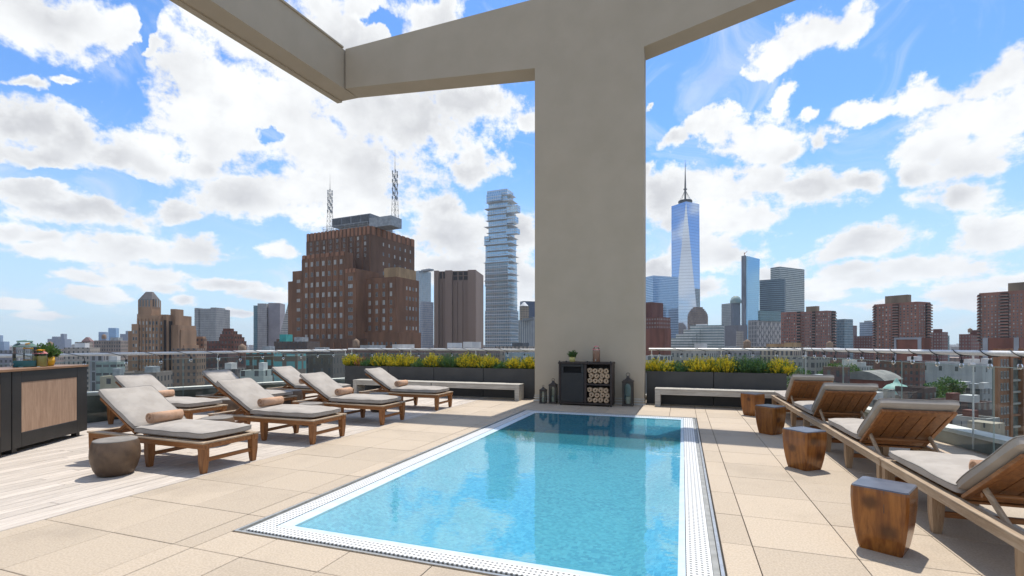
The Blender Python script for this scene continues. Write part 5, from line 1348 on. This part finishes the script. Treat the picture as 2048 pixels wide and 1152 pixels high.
# ---- far skyline over the bar and the left railing
def block(name, label, pl, pr, ytop, D, mat, group=None, depth=None, rel=20, roof=M_roof, tops=(), tank=None, split=0.72):
    pc = pl + (pr - pl) * split
    s_ = Site(name, label, pc, D, rel + math.degrees(math.atan((pc - 1024) / FPX)), group)
    m_ = s_.mass(pl, pc, pr, ytop, mat, roof=roof, depth=depth)
    for (fa, fb, hgt, mt) in tops:
        q = MB(); y0, y1 = m_[2], m_[3]; xm = m_[1] - m_[0]
        q.box(m_[0] + xm * .25, m_[0] + xm * .7, y0 + (y1 - y0) * fa, y0 + (y1 - y0) * fb, m_[5] - .75, m_[5] + hgt); q.build('rooftop_block', mt, s_.root)
    if tank: water_tank(s_, m_[0] + (m_[1] - m_[0]) * tank[0], m_[2] + (m_[3] - m_[2]) * tank[1], m_[5] - .75, 1.9, 3.4)
    return s_, m_
farb = facade((0.16, 0.23, 0.34), (.20, .32, .50), 4, 4, .8, .7, .1, .4, .1)  # bluish haze of distance put into the far towers' colours
farg = facade((0.20, 0.23, 0.30), (.14, .17, .24), 4, 4, .6, .6, .2, .1, .1)
block('distant_tower', 'blue stepped glass tower at the left edge of the picture, far off', -20, 19, 683, 2300, farb, tops=[(.35, .9, 30, farb)])
block('distant_tower', 'wide blue grey slab on the far skyline, above the drink jars', 95, 143, 678, 2400, farg, tops=[(.15, .35, 26, farg), (.5, .85, 12, farg)])
block('distant_tower', 'dark blue tower, the shorter of the twin towers on the far left skyline', 197, 216, 664, 2600, farb)
block('distant_tower', 'bright blue tower, the taller of the twin towers on the far left skyline', 216.5, 238, 656, 2600, facade((0.16, 0.28, 0.44), (.18, .36, .6), 4, 4, .85, .8, .1, .4, .1))
block('distant_tower', 'hazy grey blue towers touching the tan setback tower on the far left skyline', 240, 262, 668, 2500, farg, tops=[(.1, .4, 16, farg)])
block('distant_tower', 'low pale grey tower between the tan setback tower and the plain grey tower', 364, 378, 667, 1500, farg)
s_, m_ = block('pyramid_block', 'small reddish block with a sloped roof, left of the far twin towers', 163, 188, 682, 1000, brick('dull_red', (.20, .12, .11), .1))
q = MB(); q.add([(m_[0], m_[2], m_[5] + .02), (m_[1], m_[2], m_[5] + .02), (m_[1], m_[3], m_[5] + .02), (m_[0], m_[3], m_[5] + .02), (m_[0] + 4, m_[2] + 6, m_[5] + 8), (m_[1] - 4, m_[2] + 6, m_[5] + 8), (m_[1] - 4, m_[3] - 6, m_[5] + 8), (m_[0] + 4, m_[3] - 6, m_[5] + 8)], [(0, 1, 5, 4), (1, 2, 6, 5), (2, 3, 7, 6), (3, 0, 4, 7), (4, 5, 6, 7)]); q.build('sloped_roof', brick('dull_red_roof', (.22, .13, .12), .1), s_.root)
# ---- middle distance and low roofs seen through the railings
def col(c, **k): return facade(c, k.pop('g', (.08, .085, .09)), k.pop('fh', 3.5), k.pop('bw', 2.6), k.pop('wf', .45), k.pop('hf', .55), pale=k.pop('pale', .3))
GL = 'low buildings beyond the terrace'
LOW = [
 (150, 186, 684, 520, (.36, .30, .25), 'beige block with dark square windows left of the tan setback tower', {}, [], None),
 (188, 262, 681, 470, (.29, .235, .20), 'wide taupe block with many small windows, just left of the tan setback tower', dict(bw=2.0), [(.2, .5, 3, M_mech)], (.4, .8)),
 (128, 200, 695, 330, (.40, .36, .31), 'pale block with a curved cornice behind the yellow pot', dict(wf=.35), [(.3, .7, 3, M_slabw)], None),
 (60, 128, 698, 400, (.25, .21, .19), 'dull brown block behind the drink jars', {}, [], (.3, .3)),
 (-30, 60, 701, 360, (.22, .22, .25), 'grey block at the left edge just under the handrail', {}, [], None),
 (180, 216, 712, 240, (.30, .30, .31), 'grey building with tall pilasters right of the bar', dict(wf=.5, hf=.86, fh=5), [], None),
 (192, 250, 724, 205, (.27, .33, .30), 'grey green flat roofed building left of the tan setback tower', dict(wf=.8, hf=.3), [(.1, .5, 2.5, M_roofw)], None),
 (200, 268, 752, 140, (.42, .37, .27), 'cream building with rows of dark windows above the back row loungers', dict(wf=.42, hf=.5, fh=3.2), [(.3, .6, 2.2, M_mech)], None),
 (345, 412, 697, 260, (.27, .185, .13), 'tan building attached to the right of the setback tower, under the handrail', {}, [], None),
 (404, 476, 704, 290, (.135, .085, .075), 'dark maroon block with rows of small windows under the red setback block', dict(pale=.2), [(.3, .6, 2, M_redd)], None),
 (468, 498, 712, 250, (.155, .095, .085), 'narrow dark brick block behind the middle back lounger', {}, [], (.4, .4)),
 (492, 566, 703, 150, (.115, .085, .065), 'dark brown block with teal windows behind the back row loungers', dict(g=(.10, .30, .30), bw=2.2, wf=.6, hf=.5), [(.2, .5, 1.6, M_mech)], None),
 (480, 545, 741, 95, (.36, .40, .36), 'pale grey green building close behind the left railing', dict(wf=.3, hf=.35), [(.1, .3, 1.5, M_roofw)], None),
 (548, 612, 708, 130, (.17, .14, .115), 'olive brown block with teal glazed bays left of the planters', dict(g=(.12, .34, .34), bw=3.4, wf=.66, hf=.62), [], None),
 (604, 690, 704, 165, (.115, .10, .085), 'plain dark block just left of the planters under the handrail', dict(wf=.25), [(.4, .7, 1.5, M_mech)], None),
 (548, 640, 683, 330, (.12, .09, .075), 'long dark flat roofed block at the foot of the brick tower', dict(wf=.3, hf=.3), [(.75, .95, 5, plain('teal_netting', (.05, .35, .32), None, .3, .7)), (.25, .5, 3, M_mech)], None),
 (640, 860, 700, 260, (.16, .10, .08), 'long brown building behind the second and third planters', dict(wf=.5), [(.1, .2, 3, M_roofw), (.5, .62, 2.5, M_mech)], (.3, .7)),
 (850, 1000, 696, 230, (.20, .15, .125), 'brown building with white rooftop units left of the column', {}, [(.25, .4, 3, M_roofw), (.62, .7, 2.5, M_slabw)], None),
 (990, 1085, 693, 280, (.42, .36, .29), 'cream flat roofed building behind the left edge of the column', dict(wf=.3), [(.3, .6, 2.2, M_mechd)], None),
 (1010, 1080, 706, 170, (.30, .36, .38), 'blue grey glass building under the handrail left of the column', dict(g=(.16, .25, .30), wf=.8, hf=.6), [], None),
 (1290, 1345, 712, 190, (.46, .46, .43), 'white building with a row of square windows right of the column', dict(wf=.5, hf=.5), [], None),
 (1342, 1436, 699, 240, (.38, .36, .31), 'beige flat roofed building below the terraced white offices', dict(wf=.35), [(.2, .4, 3, M_roofw)], None),
 (1430, 1520, 702, 260, (.28, .27, .26), 'grey flat roofed building behind the right planters', {}, [(.5, .8, 2.5, M_mech)], (.5, .2)),
 (1498, 1622, 694, 330, (.42, .36, .27), 'ornate tan building with rows of tall windows below the diamond facade', dict(wf=.5, hf=.75, fh=5, bw=3), [(.1, .3, 3, M_cream), (.45, .7, 2.2, M_cream)], None),
 (1560, 1660, 716, 210, (.33, .31, .27), 'stone building with close set windows above the farthest right lounger', dict(wf=.55, hf=.6), [], None),
 (1615, 1700, 702, 300, (.20, .11, .09), 'long low brick block right of the ornate tan building', {}, [(.2, .5, 2, M_roofw)], (.6, .5)),
 (1646, 1700, 735, 150, (.15, .09, .085), 'dark plum coloured building behind the farthest right lounger', dict(wf=.35), [], None),
 (1664, 1745, 733, 240, (.40, .40, .38), 'pale building with white rooftop boxes above the curved roof hall', dict(wf=.3), [(.4, .75, 3, M_roofw), (.1, .25, 2, M_roofw)], None),
 (1760, 1870, 722, 270, (.19, .095, .075), 'long red brick building at the foot of the lone apartment tower', dict(pale=.4), [(.2, .4, 2.2, M_roofw)], None),
 (1850, 2010, 727, 205, (.46, .47, .45), 'long white industrial building across the right side under the handrail', dict(wf=.2, hf=.3, bw=6, fh=7), [(.05, .12, 2, M_roofw), (.3, .4, 1.6, M_roofw)], None),
 (1790, 1872, 776, 150, (.14, .09, .075), 'brown brick building with white windows beside the green dome', dict(pale=.7), [], None),
 (1735, 1790, 780, 140, (.38, .36, .31), 'stone church block in front of the green dome', dict(wf=.3, hf=.75, fh=7, bw=4), [], None),
 (1900, 1990, 778, 165, (.30, .30, .29), 'grey building crowded with white rooftop machines near the orange building', {}, [(.05, .2, 2, M_roofw), (.3, .5, 1.5, M_mech), (.6, .9, 2, M_roofw)], None),
 (1860, 1990, 806, 125, (.15, .095, .08), 'dark brick tenement with a pale cornice behind the largest right lounger', dict(pale=.6), [(.2, .45, 1.6, M_roofw), (.6, .75, 1.8, M_redd)], None),
 (1780, 1900, 812, 118, (.24, .22, .19), 'grey tenement behind the slatted back of the largest right lounger', {}, [], None),
 (1905, 2000, 838, 92, (.30, .295, .275), 'blank grey wall building just past the right glass post', dict(wf=.05), [(.5, .8, 1.2, M_redd)], None),
 (1935, 2010, 848, 78, (.36, .31, .23), 'beige stone building at the foot of the orange building', dict(wf=.1), [], None),
 (1690, 1790, 800, 135, (.27, .25, .22), 'taupe building behind the middle right lounger', {}, [(.2, .4, 1.8, M_roofw)], None),
 (1590, 1690, 762, 150, (.24, .235, .22), 'grey rooftop building behind the farthest slatted lounger back', {}, [(.3, .6, 1.6, M_mech)], None),
 (1985, 2100, 735, 220, (.24, .13, .10), 'red brick block hidden behind the orange brick building', {}, [], None),
 (230, 345, 745, 175, (.24, .20, .17), 'brown building at the foot of the tan setback tower', {}, [(.2, .4, 2, M_mech)], None),
 (410, 500, 738, 170, (.20, .175, .16), 'dusky building low behind the middle back lounger', dict(pale=.4), [(.3, .5, 2, M_roofw)], None),
]
for pl, pr, yt, D, c_, lab, kw, tops, tank in LOW:
    tops = [(a_, b_, h_, mt) for a_, b_, h_, mt in tops]
    block('low_building', lab, pl, pr, yt, D, col(c_, **dict(kw)), GL, rel=24, tops=tops, tank=tank, depth=None)
# curved roof hall and green dome
s_ = Site('market_hall', 'red brick hall with a shallow curved roof behind the right loungers', 1768, 185, 58)
m_ = s_.mass(1684, 1768, 1790, 757, brick('hall_brick', (.26, .085, .06), .2), roof=None, depth=16)
q = MB(); n = 12; y0, y1 = m_[2], m_[3]; pr_ = [(y0 - .4 + (y1 - y0 + .8) * i / n, m_[5] - .85 + 3.4 * math.sin(math.pi * (i / n)) ** .8) for i in range(n + 1)]
vs = [(x, y, z) for x in (m_[0] - .6, m_[1] + .6) for y, z in pr_]; q.add(vs, [(i, i + 1, n + 2 + i, n + 1 + i) for i in range(n)] + [tuple(range(n + 1)), tuple(range(2 * n + 1, n, -1))]); q.build('curved_roof', M_roof, s_.root)
wx, wy = cam2world((1793 - 1024) / FPX * 160, 160); zt = EYE - ZG + (688 - 790) / FPX * 160
t = thing('domed_church', 'round church tower with a pale green copper dome behind the right loungers', 'church', (wx, wy, ZG))
M_cop = plain('pale_copper', (.30, .50, .42), (.24, .42, .36), .4, .6)
MB().lathe([(4.4, -1), (4.4, zt), (4.7, zt), (4.7, zt + .5), (4.3, zt + .5)], 20).build('drum', col((.36, .34, .30), wf=.3), t)
MB().lathe([(4.3, zt + .51), (3.9, zt + 1.8), (2.6, zt + 3.2), (1.0, zt + 3.9), (.7, zt + 4.6), (.1, zt + 5.6)], 20).build('dome', M_cop, t)
# street trees between the low roofs
def tree(px, py, D, hh, rad, lab, seed):
    """py is where the crown's top shows"""
    X = (px - 1024) / FPX * D; wx, wy = cam2world(X, D); zt = EYE - ZG + (688 - py) / FPX * D
    root = thing('street_tree', lab, 'tree', (wx, wy, ZG), 0, 'trees among the low roofs')
    rr = random.Random(seed); tr = MB(); tr.rod((0, 0, -.5), (0, 0, zt - hh * .55), .45, .22, 7)
    cr = MB(); lobes = [(Vector((rr.uniform(-1, 1) * rad * .6, rr.uniform(-1, 1) * rad * .6, zt - hh * rr.uniform(.2, .7))), rad * rr.uniform(.35, .6)) for _ in range(9)]
    for c, r in lobes:
        tr.rod((0, 0, zt - hh * .75), tuple(c), .14, .05, 5, cap=False)
        for k in range(170):
            d = Vector((rr.gauss(0, 1), rr.gauss(0, 1), rr.gauss(0, 1))).normalized(); p = c + d * r * rr.uniform(.55, 1.05)
            leaf(cr, p, d + Vector((0, 0, -.3)), .75, .28, 0 if rr.random() < .7 else 1, rr)
    tr.build('trunk', M_stem, root); cr.build('crown', [M_grn, M_blu], root)
for i, (px, py, D, hh, rad, lab) in enumerate([(1905, 757, 170, 9, 4.5, 'broad green tree right of the lone apartment tower, under the handrail'), (1880, 764, 165, 12, 5, 'green tree left of the broad tree on the right'),
        (1900, 786, 150, 10, 5, 'yellow green tree beside the brown brick building with white windows'), (1690, 722, 210, 12, 5, 'tree behind the farthest right string bulbs'), (1760, 740, 220, 12, 6, 'dark tree behind the curved roof hall'),
        (1660, 726, 190, 10, 4.5, 'tree crown above the dark plum building'), (1790, 806, 130, 9, 4, 'small tree in front of the green dome'), (1600, 735, 170, 9, 4, 'small tree behind the right end of the planters')]): tree(px, py, D, hh, rad, lab, 60 + i)
# distant low city: one mass of roofs nobody could count
q = MB(); rr = random.Random(5)
for k in range(1500):
    D = rr.uniform(600, 9000); px = rr.uniform(-80, 2130); X = (px - 1024) / FPX * D; wx, wy = cam2world(X, D)
    if abs(px - 1180) < 100: continue
    wd, dd, hh = rr.uniform(18, 60), rr.uniform(18, 60), rr.uniform(14, 50) * (1 + (D > 3000) * rr.random() * .5)
    hh = min(hh, 57 if D < 2500 else 85)
    M4 = Matrix.Translation((wx, wy, ZG)) @ Matrix.Rotation(YAW + .3 + rr.choice((0, .5)), 4, 'Z')
    q.box(-wd / 2, wd / 2, -dd / 2, dd / 2, -1, hh, 0, M4)
def city_mass():
    m, t, bs, out = new_mat('distant_roofs'); g = t.new('ShaderNodeNewGeometry')
    r = t.new('ShaderNodeValToRGB'); e = r.color_ramp.elements
    e[0].color = (.17, .10, .085, 1); e[1].color = (.42, .38, .33, 1); e[1].position = .85
    for p, c in ((.3, (.30, .24, .19, 1)), (.5, (.22, .22, .23, 1)), (.7, (.26, .15, .11, 1))): k = e.new(p); k.color = c
    t.l.new(g.outputs['Random Per Island'], r.inputs[0])
    pos = t.vm('MULTIPLY', g.outputs['Position'], (.32, .32, .28)); sp = t.new('ShaderNodeSeparateXYZ'); t.l.new(t.vm('FRACTION', pos), sp.inputs[0])
    win = t.m('MULTIPLY', t.m('LESS_THAN', sp.outputs[2], .5), t.m('LESS_THAN', sp.outputs[0], .5)); nn = t.new('ShaderNodeSeparateXYZ'); t.l.new(g.outputs['Normal'], nn.inputs[0])
    win = t.m('MULTIPLY', win, t.m('LESS_THAN', nn.outputs[2], .5))
    t.l.new(t.mix(t.m('MULTIPLY', win, .7), r.outputs[0], (.07, .075, .08, 1)), bs.inputs['Base Color']); bs.inputs['Roughness'].default_value = .85
    return m
o = q.build('distant_city', city_mass()); o['kind'] = 'stuff'

# ---- summer haze over the whole city
hm = bpy.data.materials.new('haze_air'); hm.use_nodes = True; ht = NT(hm.node_tree); ht.n.clear()
hv = ht.new('ShaderNodeVolumePrincipled'); hv.inputs['Color'].default_value = (0.80, 0.88, 0.97, 1); hv.inputs['Density'].default_value = 0.00005; hv.inputs['Anisotropy'].default_value = 0.3
ho = ht.new('ShaderNodeOutputMaterial'); ht.l.new(hv.outputs[0], ho.inputs[1])
b = MB(); b.box(-14000, 14000, -14000, 14000, ZG - 1.5, 560); o = b.build('haze', hm); o['kind'] = 'stuff'
